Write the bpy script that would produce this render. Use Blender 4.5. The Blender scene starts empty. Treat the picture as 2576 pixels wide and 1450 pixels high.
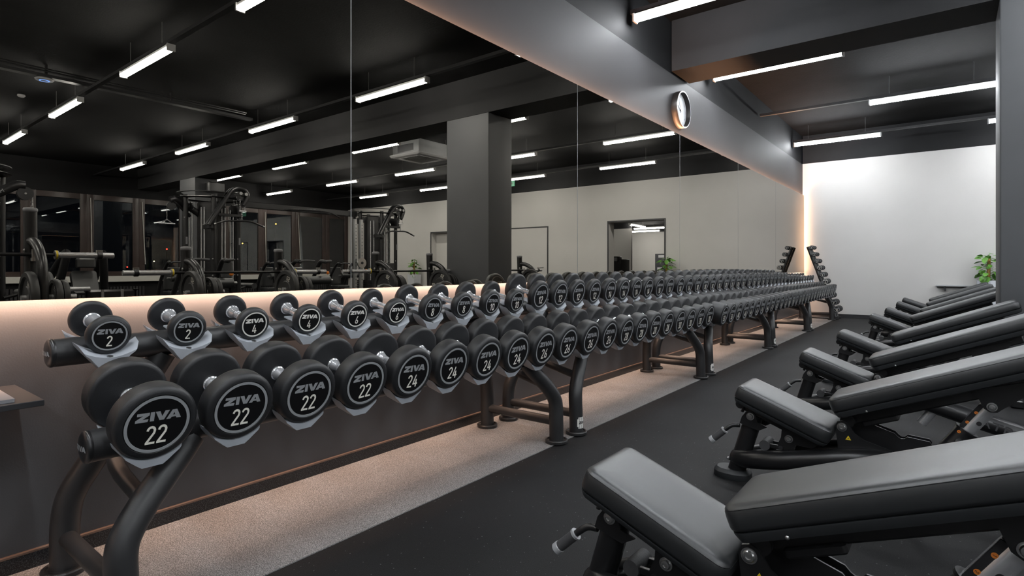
import bpy, math, random
from mathutils import Vector, Matrix
random.seed(7)
PI = math.pi
C = bpy.context.scene.collection

# ------------------------------------------------------------------ materials
def mat(name, col, rough=0.5, metal=0.0, spec=0.5, var=0.0, vscale=8.0, bump=0.0, bscale=200.0, coat=0.0, stretch=None):
    m = bpy.data.materials.new(name); m.use_nodes = True
    nt = m.node_tree; n = nt.nodes; l = nt.links
    b = n['Principled BSDF']
    b.inputs['Base Color'].default_value = (*col, 1)
    b.inputs['Roughness'].default_value = rough
    b.inputs['Metallic'].default_value = metal
    b.inputs['Specular IOR Level'].default_value = spec
    if coat: b.inputs['Coat Weight'].default_value = coat
    tc = n.new('ShaderNodeTexCoord')
    src = tc.outputs['Object']
    if stretch:
        mp = n.new('ShaderNodeMapping'); mp.inputs['Scale'].default_value = stretch
        l.new(src, mp.inputs['Vector']); src = mp.outputs['Vector']
    if var:
        t = n.new('ShaderNodeTexNoise'); t.inputs['Scale'].default_value = vscale; t.inputs['Detail'].default_value = 5
        l.new(src, t.inputs['Vector'])
        r = n.new('ShaderNodeValToRGB')
        r.color_ramp.elements[0].position = 0.3; r.color_ramp.elements[1].position = 0.7
        r.color_ramp.elements[0].color = (*[c * (1 - var) for c in col], 1)
        r.color_ramp.elements[1].color = (*[min(1, c * (1 + var)) for c in col], 1)
        l.new(t.outputs['Fac'], r.inputs['Fac']); l.new(r.outputs['Color'], b.inputs['Base Color'])
    if bump:
        t2 = n.new('ShaderNodeTexNoise'); t2.inputs['Scale'].default_value = bscale; t2.inputs['Detail'].default_value = 3
        l.new(src, t2.inputs['Vector'])
        bp = n.new('ShaderNodeBump'); bp.inputs['Strength'].default_value = bump; bp.inputs['Distance'].default_value = 0.002
        l.new(t2.outputs['Fac'], bp.inputs['Height']); l.new(bp.outputs['Normal'], b.inputs['Normal'])
    return m

def emit(name, col, s):
    m = bpy.data.materials.new(name); m.use_nodes = True
    b = m.node_tree.nodes['Principled BSDF']
    b.inputs['Base Color'].default_value = (0.8, 0.8, 0.8, 1)
    b.inputs['Emission Color'].default_value = (*col, 1)
    b.inputs['Emission Strength'].default_value = s
    return m

def speckle(name, base, fleck, scale, amount, rough, bump=0.4, patch=0.25, pscale=1.5, spec=0.5, dots=False):
    """granular floor covering: base colour broken by flecks, with soft worn patches"""
    m = bpy.data.materials.new(name); m.use_nodes = True
    nt = m.node_tree; n = nt.nodes; l = nt.links; b = n['Principled BSDF']
    b.inputs['Roughness'].default_value = rough; b.inputs['Specular IOR Level'].default_value = spec
    tc = n.new('ShaderNodeTexCoord')
    t = n.new('ShaderNodeTexNoise'); t.inputs['Scale'].default_value = scale; t.inputs['Detail'].default_value = 2
    l.new(tc.outputs['Object'], t.inputs['Vector'])
    r = n.new('ShaderNodeValToRGB')
    r.color_ramp.elements[0].position = 0.5 - amount; r.color_ramp.elements[0].color = (*base, 1)
    r.color_ramp.elements[1].position = 0.5 + amount + 0.12; r.color_ramp.elements[1].color = (*fleck, 1)
    l.new(t.outputs['Fac'], r.inputs['Fac'])
    t2 = n.new('ShaderNodeTexNoise'); t2.inputs['Scale'].default_value = pscale; t2.inputs['Detail'].default_value = 6
    l.new(tc.outputs['Object'], t2.inputs['Vector'])
    mr = n.new('ShaderNodeMapRange'); mr.inputs[1].default_value = 0.3; mr.inputs[2].default_value = 0.7
    mr.inputs[3].default_value = 1 - patch; mr.inputs[4].default_value = 1 + patch
    l.new(t2.outputs['Fac'], mr.inputs[0])
    mx = n.new('ShaderNodeMix'); mx.data_type = 'RGBA'; mx.blend_type = 'MULTIPLY'; mx.inputs[0].default_value = 1
    l.new(r.outputs['Color'], mx.inputs[6]); l.new(mr.outputs[0], mx.inputs[7])
    out = mx.outputs[2]
    if dots:
        vo = n.new('ShaderNodeTexVoronoi'); vo.voronoi_dimensions = '2D'; vo.inputs['Scale'].default_value = 34
        l.new(tc.outputs['Object'], vo.inputs['Vector'])
        sp = n.new('ShaderNodeSeparateColor'); l.new(vo.outputs['Color'], sp.inputs[0])
        sz = n.new('ShaderNodeMapRange'); sz.inputs[1].default_value = 0.72; sz.inputs[2].default_value = 1.0; sz.inputs[3].default_value = 0.0; sz.inputs[4].default_value = 0.085
        l.new(sp.outputs[0], sz.inputs[0])
        lt = n.new('ShaderNodeMath'); lt.operation = 'LESS_THAN'; l.new(vo.outputs['Distance'], lt.inputs[0]); l.new(sz.outputs[0], lt.inputs[1])
        wv = n.new('ShaderNodeTexNoise'); wv.inputs['Scale'].default_value = 2.2; wv.inputs['Detail'].default_value = 9; wv.inputs['Distortion'].default_value = 2.5
        mp = n.new('ShaderNodeMapping'); mp.inputs['Scale'].default_value = (0.5, 2.2, 1); mp.inputs['Rotation'].default_value = (0, 0, .5)
        l.new(tc.outputs['Object'], mp.inputs['Vector']); l.new(mp.outputs['Vector'], wv.inputs['Vector'])
        sc = n.new('ShaderNodeMapRange'); sc.inputs[1].default_value = 0.70; sc.inputs[2].default_value = 0.78; sc.inputs[3].default_value = 0.0; sc.inputs[4].default_value = 0.16
        l.new(wv.outputs['Fac'], sc.inputs[0])
        ad = n.new('ShaderNodeMath'); ad.operation = 'MAXIMUM'; ml = n.new('ShaderNodeMath'); ml.operation = 'MULTIPLY'; ml.inputs[1].default_value = 0.8
        l.new(lt.outputs[0], ml.inputs[0]); l.new(ml.outputs[0], ad.inputs[0]); l.new(sc.outputs[0], ad.inputs[1])
        m2 = n.new('ShaderNodeMix'); m2.data_type = 'RGBA'; m2.inputs[7].default_value = (0.16, 0.16, 0.165, 1)
        l.new(ad.outputs[0], m2.inputs[0]); l.new(out, m2.inputs[6]); out = m2.outputs[2]
    l.new(out, b.inputs['Base Color'])
    bp = n.new('ShaderNodeBump'); bp.inputs['Strength'].default_value = bump; bp.inputs['Distance'].default_value = 0.002
    l.new(t.outputs['Fac'], bp.inputs['Height']); l.new(bp.outputs['Normal'], b.inputs['Normal'])
    return m

M = {}
M['rubber'] = mat('urethane', (0.0125, 0.013, 0.0145), 0.45, spec=0.5, var=0.12, vscale=25, bump=0.25, bscale=700)
M['disc'] = mat('emblem_black', (0.003, 0.003, 0.0035), 0.4, spec=0.4, var=0.1)
M['ring'] = mat('emblem_grey', (0.27, 0.28, 0.29), 0.4, var=0.06)
M['ringw'] = mat('emblem_white', (0.72, 0.71, 0.67), 0.4, var=0.04)
M['num'] = mat('number_white', (0.78, 0.76, 0.68), 0.4, var=0.04)
M['chrome'] = mat('chrome', (0.92, 0.93, 0.95), 0.25, metal=0.82, var=0.05, vscale=60)
M['steel'] = mat('brushed_steel', (0.62, 0.62, 0.62), 0.28, metal=1.0, var=0.08, vscale=80)
M['black'] = mat('black_powder_coat', (0.021, 0.021, 0.022), 0.4, spec=0.5, var=0.15, vscale=12, bump=0.12, bscale=900)
M['satin'] = mat('black_satin', (0.012, 0.012, 0.013), 0.32, spec=0.5, var=0.15, vscale=12)
M['saddle'] = mat('grey_cast_metal', (0.38, 0.405, 0.44), 0.42, metal=0.0, var=0.06, vscale=20, bump=0.1, bscale=900)
M['vinyl'] = mat('black_vinyl', (0.014, 0.0155, 0.017), 0.40, spec=0.9, var=0.1, vscale=4, bump=0.12, bscale=1100)
M['thread'] = mat('stitching', (0.008, 0.008, 0.009), 0.8, var=0.1)
M['tray'] = mat('moulded_black', (0.020, 0.022, 0.024), 0.5, var=0.1)
M['grip'] = mat('grip_grey', (0.055, 0.055, 0.058), 0.6, var=0.1, bump=0.3)
M['yellow'] = mat('sign_yellow', (0.75, 0.55, 0.02), 0.5, var=0.04)
M['orange'] = mat('marker_orange', (0.75, 0.22, 0.03), 0.5, var=0.04)
M['white'] = mat('white_plastic', (0.62, 0.62, 0.62), 0.45, var=0.04)
M['rim'] = mat('dark_plastic', (0.02, 0.02, 0.022), 0.4, var=0.1)
M['bronze'] = mat('bronze_trim', (0.24, 0.165, 0.13), 0.4, metal=0.6, var=0.1)
M['paintdark'] = mat('charcoal_paint', (0.066, 0.067, 0.072), 0.42, spec=0.4, var=0.1, vscale=2.5, bump=0.12, bscale=180)
M['paintmid'] = mat('grey_paint', (0.046, 0.046, 0.0485), 0.65, spec=0.3, var=0.04, vscale=1.5, bump=0.08, bscale=220)
M['paintup'] = mat('dark_grey_paint', (0.011, 0.011, 0.0118), 0.7, spec=0.2, var=0.15, vscale=1.8, bump=0.15, bscale=120)
M['concrete'] = mat('painted_concrete', (0.0042, 0.0042, 0.0043), 0.85, spec=0.15, var=0.5, vscale=2.6, bump=0.9, bscale=45)
M['pillar'] = mat('slate_paint', (0.060, 0.0625, 0.067), 0.55, var=0.08, vscale=2, bump=0.12, bscale=160)
M['wallwhite'] = mat('pale_grey_wall', (0.565, 0.55, 0.53), 0.8, spec=0.2, var=0.03, vscale=1.2, bump=0.06, bscale=200)
M['frame'] = mat('brown_window_frame', (0.036, 0.023, 0.020), 0.32, var=0.2, vscale=3)
M['sill'] = mat('pale_sill', (0.55, 0.54, 0.5), 0.5, var=0.05)
M['mirror'] = mat('mirror_silvering', (0.52, 0.475, 0.405), 0.0, metal=1.0)
M['diff'] = emit('lamp_diffuser', (0.925, 0.962, 1.0), 100.0)
M['leaf'] = mat('leaf_green', (0.10, 0.26, 0.035), 0.4, var=0.5, vscale=6)
M['moss'] = mat('coir_pole', (0.30, 0.17, 0.05), 0.9, var=0.4, vscale=60, bump=0.8)
M['soil'] = mat('soil', (0.03, 0.02, 0.015), 0.95, var=0.4, vscale=80)
M['pot'] = mat('white_planter', (0.62, 0.64, 0.68), 0.45, var=0.03)
M['green'] = emit('exit_green', (0.03, 0.6, 0.3), 0.8)
M['aluminium'] = mat('pale_metal', (0.55, 0.56, 0.57), 0.3, metal=0.9, var=0.05)
M['dial'] = mat('dial_white', (0.80, 0.82, 0.85), 0.5, var=0.02)
M['copper'] = mat('dark_bronze_rim', (0.030, 0.027, 0.026), 0.40, metal=0.5, var=0.1)
M['endcap'] = mat('satin_end_cap', (0.42, 0.43, 0.44), 0.4, metal=0.2, var=0.05)
M['joint'] = mat('glass_edge', (0.20, 0.20, 0.20), 0.35, metal=0.6, var=0.1)
M['beam'] = mat('beam_paint', (0.021, 0.021, 0.022), 0.7, spec=0.2, var=0.12, vscale=1.8, bump=0.15, bscale=120)
M['gold'] = mat('gold_foil', (0.85, 0.55, 0.15), 0.35, metal=0.8, var=0.1)
M['board'] = mat('grey_board', (0.19, 0.19, 0.2), 0.35, var=0.05)
M['plate'] = mat('plate_rubber', (0.02, 0.02, 0.021), 0.5, var=0.15)
M['floor'] = speckle('rubber_floor', (0.0095, 0.0095, 0.010), (0.027, 0.027, 0.028), 420, 0.1, 0.62, 0.5, 0.35, 1.1, 0.17, True)
M['carpet'] = speckle('granular_strip', (0.11, 0.109, 0.110), (0.42, 0.414, 0.412), 300, 0.1, 0.9, 0.7, 0.16, 2.0, 0.2)
M['skirt'] = speckle('speckled_skirting', (0.006, 0.006, 0.007), (0.06, 0.065, 0.07), 260, 0.02, 0.35, 0.3, 0.1)

def glass_mat():
    m = bpy.data.materials.new('window_glass'); m.use_nodes = True
    nt = m.node_tree; n = nt.nodes; l = nt.links
    n.remove(n['Principled BSDF'])
    t = n.new('ShaderNodeBsdfTransparent'); t.inputs['Color'].default_value = (0.75, 0.8, 0.82, 1)
    g = n.new('ShaderNodeBsdfGlossy'); g.inputs['Roughness'].default_value = 0.0; g.inputs['Color'].default_value = (0.9, 0.92, 0.95, 1)
    f = n.new('ShaderNodeFresnel'); f.inputs['IOR'].default_value = 1.9
    mx = n.new('ShaderNodeMixShader')
    l.new(f.outputs[0], mx.inputs[0]); l.new(t.outputs[0], mx.inputs[1]); l.new(g.outputs[0], mx.inputs[2])
    l.new(mx.outputs[0], n['Material Output'].inputs[0])
    return m
M['glass'] = glass_mat()

# ------------------------------------------------------------------ mesh building
class MB:
    def __init__(self):
        self.v = []; self.f = []; self.mi = []; self.m = []
    def slot(self, m):
        if m not in self.m: self.m.append(m)
        return self.m.index(m)
    def add(self, verts, faces, m, T=None):
        o = len(self.v); s = self.slot(m)
        if T is not None: verts = [T @ Vector(p) for p in verts]
        self.v += [tuple(p) for p in verts]
        for f in faces:
            self.f.append([i + o for i in f]); self.mi.append(s)
        return self
    def box(self, a, b, m, bev=0.0, T=None):
        x0, y0, z0 = a; x1, y1, z1 = b
        if bev <= 0:
            V = [(x0,y0,z0),(x1,y0,z0),(x1,y1,z0),(x0,y1,z0),(x0,y0,z1),(x1,y0,z1),(x1,y1,z1),(x0,y1,z1)]
            F = [(3,2,1,0),(4,5,6,7),(0,1,5,4),(1,2,6,5),(2,3,7,6),(3,0,4,7)]
            return self.add(V, F, m, T)
        rc = rrect(x0, y0, x1, y1, bev, 3)
        return self.loft([[(p[0], p[1], z) for p in inset(rc, i)] for i, z in ((bev*.5, z0), (0, z0+bev*.5), (0, z1-bev*.5), (bev*.5, z1))], m, T)
    def loft(self, rings, m, T=None, cap=True, close=False):
        n = len(rings[0]); V = [p for r in rings for p in r]; F = []
        R = len(rings)
        for i in range(R if close else R - 1):
            for j in range(n):
                k = (j + 1) % n; a = i * n; b = ((i + 1) % R) * n
                F.append((a + j, a + k, b + k, b + j))
        if cap and not close:
            F.append(tuple(range(n - 1, -1, -1))); F.append(tuple((R - 1) * n + j for j in range(n)))
        return self.add(V, F, m, T)
    def lathe(self, prof, m, T=None, seg=32, cap=True):
        """profile of (radius, height) turned about local z"""
        rings = [[(r * math.cos(2*PI*j/seg), r * math.sin(2*PI*j/seg), h) for j in range(seg)] for r, h in prof]
        return self.loft(rings, m, T, cap)
    def cyl(self, p, q, r, m, seg=20, r2=None, bev=0.0):
        p = Vector(p); q = Vector(q); L = (q - p).length
        T = Matrix.Translation(p) @ (q - p).to_track_quat('Z', 'Y').to_matrix().to_4x4()
        r2 = r if r2 is None else r2
        if bev: pr = [(r - bev, 0), (r, bev), (r2, L - bev), (r2 - bev, L)]
        else: pr = [(r, 0), (r2, L)]
        return self.lathe(pr, m, T, seg)
    def tube(self, pts, r, m, seg=16, smooth=6, flat=1.0, up=None, cap=True, T=None):
        """round tube swept along a smoothed path; flat scales one cross axis (oval tube)"""
        P = [Vector(p) for p in pts]
        if smooth > 1 and len(P) > 2: P = catmull(P, smooth)
        rings = []; N = None
        for i, p in enumerate(P):
            t = (P[min(i+1, len(P)-1)] - P[max(i-1, 0)]).normalized()
            if N is None:
                ref = Vector(up) if up else (Vector((0,0,1)) if abs(t.z) < 0.9 else Vector((1,0,0)))
                N = (ref - t * ref.dot(t)).normalized()
            else: N = (N - t * N.dot(t)).normalized()
            B = t.cross(N)
            rr = r[min(i, len(r)-1)] if isinstance(r, (list, tuple)) else r
            rings.append([tuple(p + N * (rr * flat * math.cos(2*PI*j/seg)) + B * (rr * math.sin(2*PI*j/seg))) for j in range(seg)])
        return self.loft(rings, m, T, cap)
    def prism(self, poly, m, T, h0=0.0, h1=0.01):
        return self.loft([[(x, y, h0) for x, y in poly], [(x, y, h1) for x, y in poly]], m, T)
    def flat(self, poly, m, T, h=0.0):
        return self.add([(x, y, h) for x, y in poly], [tuple(range(len(poly)))], m, T)
    def sphere(self, c, r, m, seg=16, sc=(1,1,1)):
        pr = [(max(1e-4, r*math.sin(PI*i/8)), -r*math.cos(PI*i/8)) for i in range(9)]
        return self.lathe(pr, m, Matrix.Translation(c) @ Matrix.Diagonal((*sc, 1)), seg)
    def mesh(self, name, angle=35):
        me = bpy.data.meshes.new(name)
        me.from_pydata(self.v, [], self.f)
        for m in self.m: me.materials.append(m)
        me.polygons.foreach_set('material_index', self.mi)
        me.polygons.foreach_set('use_smooth', [True] * len(self.f))
        me.update()
        me.set_sharp_from_angle(angle=math.radians(angle))
        return me
    def obj(self, name, parent=None, angle=35):
        return link(name, self.mesh(name, angle), parent)

def link(name, data, parent=None):
    o = bpy.data.objects.new(name, data); C.objects.link(o)
    if parent is not None: o.parent = parent
    return o
def catmull(P, n):
    out = []
    for i in range(len(P) - 1):
        p0 = P[i-1] if i > 0 else P[0]*2 - P[1]
        p1, p2 = P[i], P[i+1]
        p3 = P[i+2] if i + 2 < len(P) else P[-1]*2 - P[-2]
        for k in range(n):
            t = k / n
            out.append(0.5*((2*p1) + (p2-p0)*t + (2*p0-5*p1+4*p2-p3)*t*t + (3*p1-p0-3*p2+p3)*t**3))
    out.append(P[-1]); return out
def rrect(x0, y0, x1, y1, r, n=4):
    out = []
    for cx, cy, a in ((x1-r, y0+r, -PI/2), (x1-r, y1-r, 0), (x0+r, y1-r, PI/2), (x0+r, y0+r, PI)):
        for k in range(n + 1): out.append((cx + r*math.cos(a + PI/2*k/n), cy + r*math.sin(a + PI/2*k/n)))
    return out
def inset(poly, d):
    """inset of a convex counter-clockwise outline"""
    if d == 0: return list(poly)
    n = len(poly); out = []
    for i in range(n):
        a = Vector(poly[i-1]); b = Vector(poly[i]); c = Vector(poly[(i+1) % n])
        e1 = (b - a); e2 = (c - b)
        e1 = e1.normalized() if e1.length > 1e-9 else e2.normalized(); e2 = e2.normalized() if e2.length > 1e-9 else e1
        n1 = Vector((-e1.y, e1.x)); n2 = Vector((-e2.y, e2.x)); nn = n1 + n2
        nn = nn.normalized() if nn.length > 1e-6 else n1
        out.append(tuple(b + nn * (d / max(0.4, nn.dot(n1)))))
    return out
def basis(o, x, y):
    x = Vector(x).normalized(); y = Vector(y).normalized(); z = x.cross(y)
    return Matrix(((x.x, y.x, z.x, o[0]), (x.y, y.y, z.y, o[1]), (x.z, y.z, z.z, o[2]), (0, 0, 0, 1)))

def tag(o, label=None, cat=None, group=None, kind=None):
    if label: o['label'] = label
    if cat: o['category'] = cat
    if group: o['group'] = group
    if kind: o['kind'] = kind
    return o
def thing(name, label, cat, loc=(0,0,0), rot=(0,0,0), group=None):
    o = bpy.data.objects.new(name, None); C.objects.link(o); o.empty_display_size = 0.1
    o.location = loc; o.rotation_euler = rot
    return tag(o, label, cat, group)
def copy_tree(o, parent=None):
    c = o.copy(); C.objects.link(c)
    if parent is not None: c.parent = parent
    for ch in KIDS.get(o.name, []): copy_tree(ch, c)
    if o.name in KIDS: KIDS[c.name] = [x for x in C.objects if x.parent is c] if False else KIDS[o.name]
    return c
KIDS = {}
def index_children(o, allobj):
    KIDS[o.name] = [x for x in allobj if x.parent is o]
    for k in KIDS[o.name]: index_children(k, allobj)
def struct(name, mb, label=None, parent=None):
    o = mb.obj(name, parent)
    if parent is None: tag(o, label, None, None, 'structure')
    return o

# ------------------------------------------------------------------ lettering
def stroke(pts, w):
    """flat ribbons along a polyline, returned as polygons"""
    P = [Vector(p) for p in pts]; out = []; L = []; R = []
    for i, p in enumerate(P):
        a = (P[i] - P[i-1]).normalized() if i else None
        b = (P[i+1] - P[i]).normalized() if i + 1 < len(P) else None
        t = (a + b).normalized() if a is not None and b is not None else (a if a is not None else b)
        nn = Vector((-t.y, t.x)); k = 1.0
        if a is not None: k = max(0.5, nn.dot(Vector((-a.y, a.x))))
        L.append(p + nn*(w/2/k)); R.append(p - nn*(w/2/k))
    for i in range(len(P) - 1): out.append([tuple(R[i]), tuple(R[i+1]), tuple(L[i+1]), tuple(L[i])])
    return out
def arc(cx, cy, rx, ry, a0, a1, n=8):
    return [(cx + rx*math.cos(math.radians(a0 + (a1-a0)*i/n)), cy + ry*math.sin(math.radians(a0 + (a1-a0)*i/n))) for i in range(n + 1)]
SW = 0.130
def digit(d):
    h = SW/2; x0, x1 = h, 0.52 - h; cx = 0.26; rx = cx - h
    if d == '0': return stroke(arc(cx, 1-h-rx, rx, rx, 0, 180) + arc(cx, h+rx, rx, rx, 180, 360) + [(x1, 1-h-rx)], SW)
    if d == '1': return stroke([(0.33, 0), (0.33, 1)], SW) + [[(0.06, 0.78), (0.06, 0.66), (0.33, 0.80), (0.33, 1.0), (0.27, 1.0)]]
    if d == '2': return stroke(arc(cx, 1-h-rx, rx, rx, 180, -20) + [(x1-0.03, 0.60), (x0+0.01, h+0.04), (x0, h)], SW) + [[(0, 0), (0.52, 0), (0.52, SW*.95), (0, SW*.95)]]
    if d == '3': return stroke(arc(cx, 1-h-rx, rx, rx, 170, -60) + [(0.22, 0.53)], SW) + stroke([(0.22, 0.53)] + arc(cx, h+rx, rx, rx+.02, 70, -170), SW)
    if d == '4': return stroke([(0.30, 0.97), (0.07, 0.30)], SW*.92) + [[(0, 0.20), (0.55, 0.20), (0.55, 0.33), (0, 0.33)], [(0.31, 0), (0.45, 0), (0.45, 0.62), (0.31, 0.62)]]
    if d == '5': return [[(0.03, 0.86), (0.50, 0.86), (0.50, 1), (0.03, 1)], [(0.03, 0.5), (0.16, 0.5), (0.16, 1), (0.03, 1)]] + stroke([(0.09, 0.52)] + arc(cx, h+rx+.02, rx, rx+.02, 90, -170), SW)
    if d == '6': return stroke(arc(cx, h+rx, rx, rx, 90, 450, 16), SW) + stroke([(0.40, 0.97), (0.20, 0.60), (x0, h+rx)], SW)
    if d == '7': return [[(0, 0.86), (0.52, 0.86), (0.52, 1), (0, 1)]] + stroke([(0.45, 0.93), (0.17, 0)], SW)
    if d == '8': return stroke(arc(cx, h+rx, rx, rx+.01, 90, 450, 16), SW) + stroke(arc(cx, 1-h-rx+.02, rx*.9, rx-.01, -90, 270, 16), SW)
    return stroke(arc(cx, 1-h-rx, rx, rx, 90, 450, 16), SW) + stroke([(0.12, 0.03), (0.32, 0.40), (x1, 1-h-rx)], SW)
def number(s):
    out = []; x = 0
    for ch in s:
        w = 0.46 if ch == '1' else 0.52
        out += [[(a + x, b) for a, b in p] for p in digit(ch)]; x += w + 0.10
    W = x - 0.10
    return [[(a - W/2, b - 0.5) for a, b in p] for p in out]
ZIVA = [([(0.12,1),(1.42,1),(1.42,.70),(.72,.30),(1.36,.30),(1.28,0),(0,0),(0,.27),(.74,.70),(.12,.70)], 0.0, 0),
        ([(0,0),(.44,0),(.44,1),(0,1)], 1.52, 0),
        ([(0,1),(.50,1),(.76,.42),(1.04,1),(1.52,1),(1.0,0),(.52,0)], 2.02, 0),
        ([(0,0),(.58,1),(1.08,1),(1.62,0),(1.12,0),(1.04,.17),(.56,.17),(.48,0)], 3.26, 0)]
ZW = 4.88
def ziva_polys():
    return [[((a + dx - ZW/2), b - 0.5) for a, b in p] for p, dx, _ in ZIVA]
A_HOLE = [(a + 3.26 - ZW/2, b - 0.5) for a, b in [(.68,.40),(.94,.40),(.81,.68)]]
def font_polys(s):
    cu = bpy.data.curves.new('lettering', 'FONT'); cu.body = s; cu.align_x = 'CENTER'; cu.align_y = 'CENTER'
    o = bpy.data.objects.new('lettering', cu); C.objects.link(o)
    me = bpy.data.meshes.new_from_object(o.evaluated_get(bpy.context.evaluated_depsgraph_get()))
    V = [tuple(v.co) for v in me.vertices]; F = [tuple(p.vertices) for p in me.polygons]
    bpy.data.objects.remove(o); bpy.data.meshes.remove(me); bpy.data.curves.remove(cu)
    return V, F
FONT = {}
def text(mb, s, m, T, size, sx=1.0):
    if s not in FONT: FONT[s] = font_polys(s)
    V, F = FONT[s]
    mb.add([(x*size*sx, y*size, 0) for x, y, z in V], F, m, T)

# ------------------------------------------------------------------ the room
W, YF, YN, ZC = 16.2, 13.478, -5.0, 3.88
X_SEAMS = [1.812 + 2.27*k for k in range(-2, 6)]
PY0, PY1, PX0, PX1, ZB = 6.234, 6.78, 2.853, 3.70, 3.30
struct('floor', MB().box((-0.3, YN-.3, -0.1), (W+.3, YF+.0, 0), M['floor']), 'dark rubber gym floor with pale flecks')
struct('carpet_strip', MB().box((0.012, YN, 0.0), (0.69, YF-.012, 0.004), M['carpet']), 'granular grey floor strip under the dumbbell racks')
struct('ceiling', MB().box((-0.3, YN-.3, ZC), (W+.3, YF+.3, ZC+.15), M['concrete']), 'dark painted concrete ceiling')
struct('wall_left', MB().box((-0.15, YN, 0.0), (0, YF, 0.95), M['paintdark']).box((-0.15, YN, 0.95), (0, YF, 2.585), M['paintdark'])
       .box((-0.15, YN, 2.585), (0, YF, 3.27), M['paintmid']).box((-0.15, YN, 3.27), (-0.015, YF, ZC), M['paintup']), 'charcoal wall with grey bulkhead above the mirrors')
struct('baseboard_left', MB().box((0, YN, 0), (0.012, YF, 0.058), M['skirt']), 'black speckled skirting')
struct('trim_1', MB().box((0, YN, 0.059), (0.014, YF, 0.067), M['bronze'], 0.001), 'thin bronze strip above the skirting')
# far wall with two openings
D1 = (3.23, 4.79, 2.245); D3 = (9.9, 11.55, 2.21)
fw = MB()
for x0, x1, z0, z1, mm in ((0, D1[0], 0, 3.28, 'wallwhite'), (D1[0], D1[1], D1[2], 3.28, 'wallwhite'), (D1[1], D3[0], 0, 3.28, 'wallwhite'),
                           (D3[0], D3[1], D3[2], 3.28, 'wallwhite'), (D3[1], W, 0, 3.28, 'wallwhite'), (0, W, 3.28, ZC, 'paintup')):
    fw.box((x0, YF, z0), (x1, YF + 0.3, z1), M[mm])
struct('wall_far', fw, 'pale grey far wall with a dark band above')
struct('baseboard_far', MB().box((0.02, YF-.012, 0), (D1[0]-.06, YF, 0.075), M['rim']).box((D1[1]+.06, YF-.012, 0), (D3[0]-.06, YF, 0.075), M['rim']).box((D3[1]+.06, YF-.012, 0), (W, YF, 0.075), M['rim']), 'dark skirting along the far wall')
struct('wall_near', MB().box((-0.15, YN-.15, 0), (W+.15, YN, 3.28), M['wallwhite']).box((-0.15, YN-.15, 3.28), (W+.15, YN, ZC), M['paintup']), 'pale wall behind the camera')
# beams and pillars
struct('beam', MB().box((0, PY0, ZB), (W, PY1, ZC), M['beam']), 'deep ceiling beam carried by the slate pillar')
struct('pillar', MB().box((PX0, PY0, 0), (PX1, PY1, ZB), M['pillar'], 0.012), 'square slate pillar beside the row of benches')
struct('window_pillar', MB().box((12.44, PY0, 0), (13.33, PY1, ZB), M['pillar'], 0.012), 'slate pillar near the windows')
# window wall
ww = MB()
ww.box((W, YN, 0), (W+.3, YF, 0.64), M['paintup']); ww.box((W, YN, 3.05), (W+.3, YF, ZC), M['paintup'])
struct('wall_right', ww, 'dark wall band above and below the windows')
struct('trim_2', MB().box((W-.16, YN, 0.64), (W+.02, YF, 0.80), M['sill'], 0.01), 'pale sill shelf under the windows')
WK = [3.78 + 1.245*k for k in range(-5, 9)]
for k in range(len(WK) - 1):
    y0, y1 = WK[k], WK[k+1]; fr = MB(); f = 0.155
    if y1 > YF: y1 = YF
    fr.box((W, y0, 0.80), (W+.09, y0+f, 3.05), M['frame'], .01); fr.box((W, y1-f, 0.80), (W+.09, y1, 3.05), M['frame'], .01)
    fr.box((W, y0+f, 0.80), (W+.09, y1-f, 0.93), M['frame'], .01); fr.box((W, y0+f, 2.90), (W+.09, y1-f, 3.05), M['frame'], .01)
    w = struct('window_%d' % (k+1), fr, 'dark brown window at night')
    MB().box((W+.035, y0+f, 0.93), (W+.045, y1-f, 2.90), M['glass']).obj('pane', w)
    if 2 < k < 12:
        rod = MB().cyl((W-.03, y0+.07, 2.95), (W-.05, y0+.10+(.05 if k % 2 else 0), 1.15), .009, M['sill'], 8)
        rod.sphere((W-.05, y0+.10+(.05 if k % 2 else 0), 1.14), .018, M['steel'], 8).obj('blind_rod', w)
# radiators below the sill
for i in range(5):
    y0 = 2.6 + i*2.2
    t = thing('radiator', 'dark ribbed radiator below the windows, ' + ['first', 'second', 'third', 'fourth', 'fifth'][i] + ' from the camera end', 'radiator', (W-.08, y0+.8, 0), group='radiators under the windows')
    r = MB()
    for j in range(20): r.box((-.03, -.8+j*.08, .0 if j in (1, 18) else .08), (.03, -.8+j*.08+.06, .5), M['rim'], .012)
    r.obj('panel', t)
# city lights seen through the panes
def cityl(x, y, z, r, col, s, lab):
    t = thing('street_light', lab, 'street light', (x, y, -.5))
    MB().sphere((0, 0, z+.5), r*.6, emit('city_glow', col, s), 8).obj('lamp', t)
    MB().cyl((0, 0, 0), (0, 0, z+.5-r*.5), .03, M['rim'], 8).obj('pole', t)
struct('street', MB().box((W+.4, -10, -.6), (45, 45, -.5), M['rim']), 'dark street outside the windows')
cityl(30, 9.3, 1.35, .07, (0.1, 1, 0.7), 8, 'green traffic glow in the night outside')
cityl(30, 10.4, 1.05, .06, (1, 0.05, 0.03), 8, 'small red glow outside beside the green one')
cityl(30, 12.2, 2.0, .07, (1, 0.06, 0.03), 8, 'brighter red glow outside, higher up')
cityl(30, 11.6, 1.35, .06, (1, 0.85, 0.6), 8, 'warm white glow outside at road level')
cityl(34, 20.5, 4.0, .09, (1, 0.55, 0.12), 10, 'orange street lamp outside, high')
cityl(34, 18.2, 2.6, .08, (1, 0.55, 0.15), 10, 'orange street lamp outside, lower')
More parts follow.
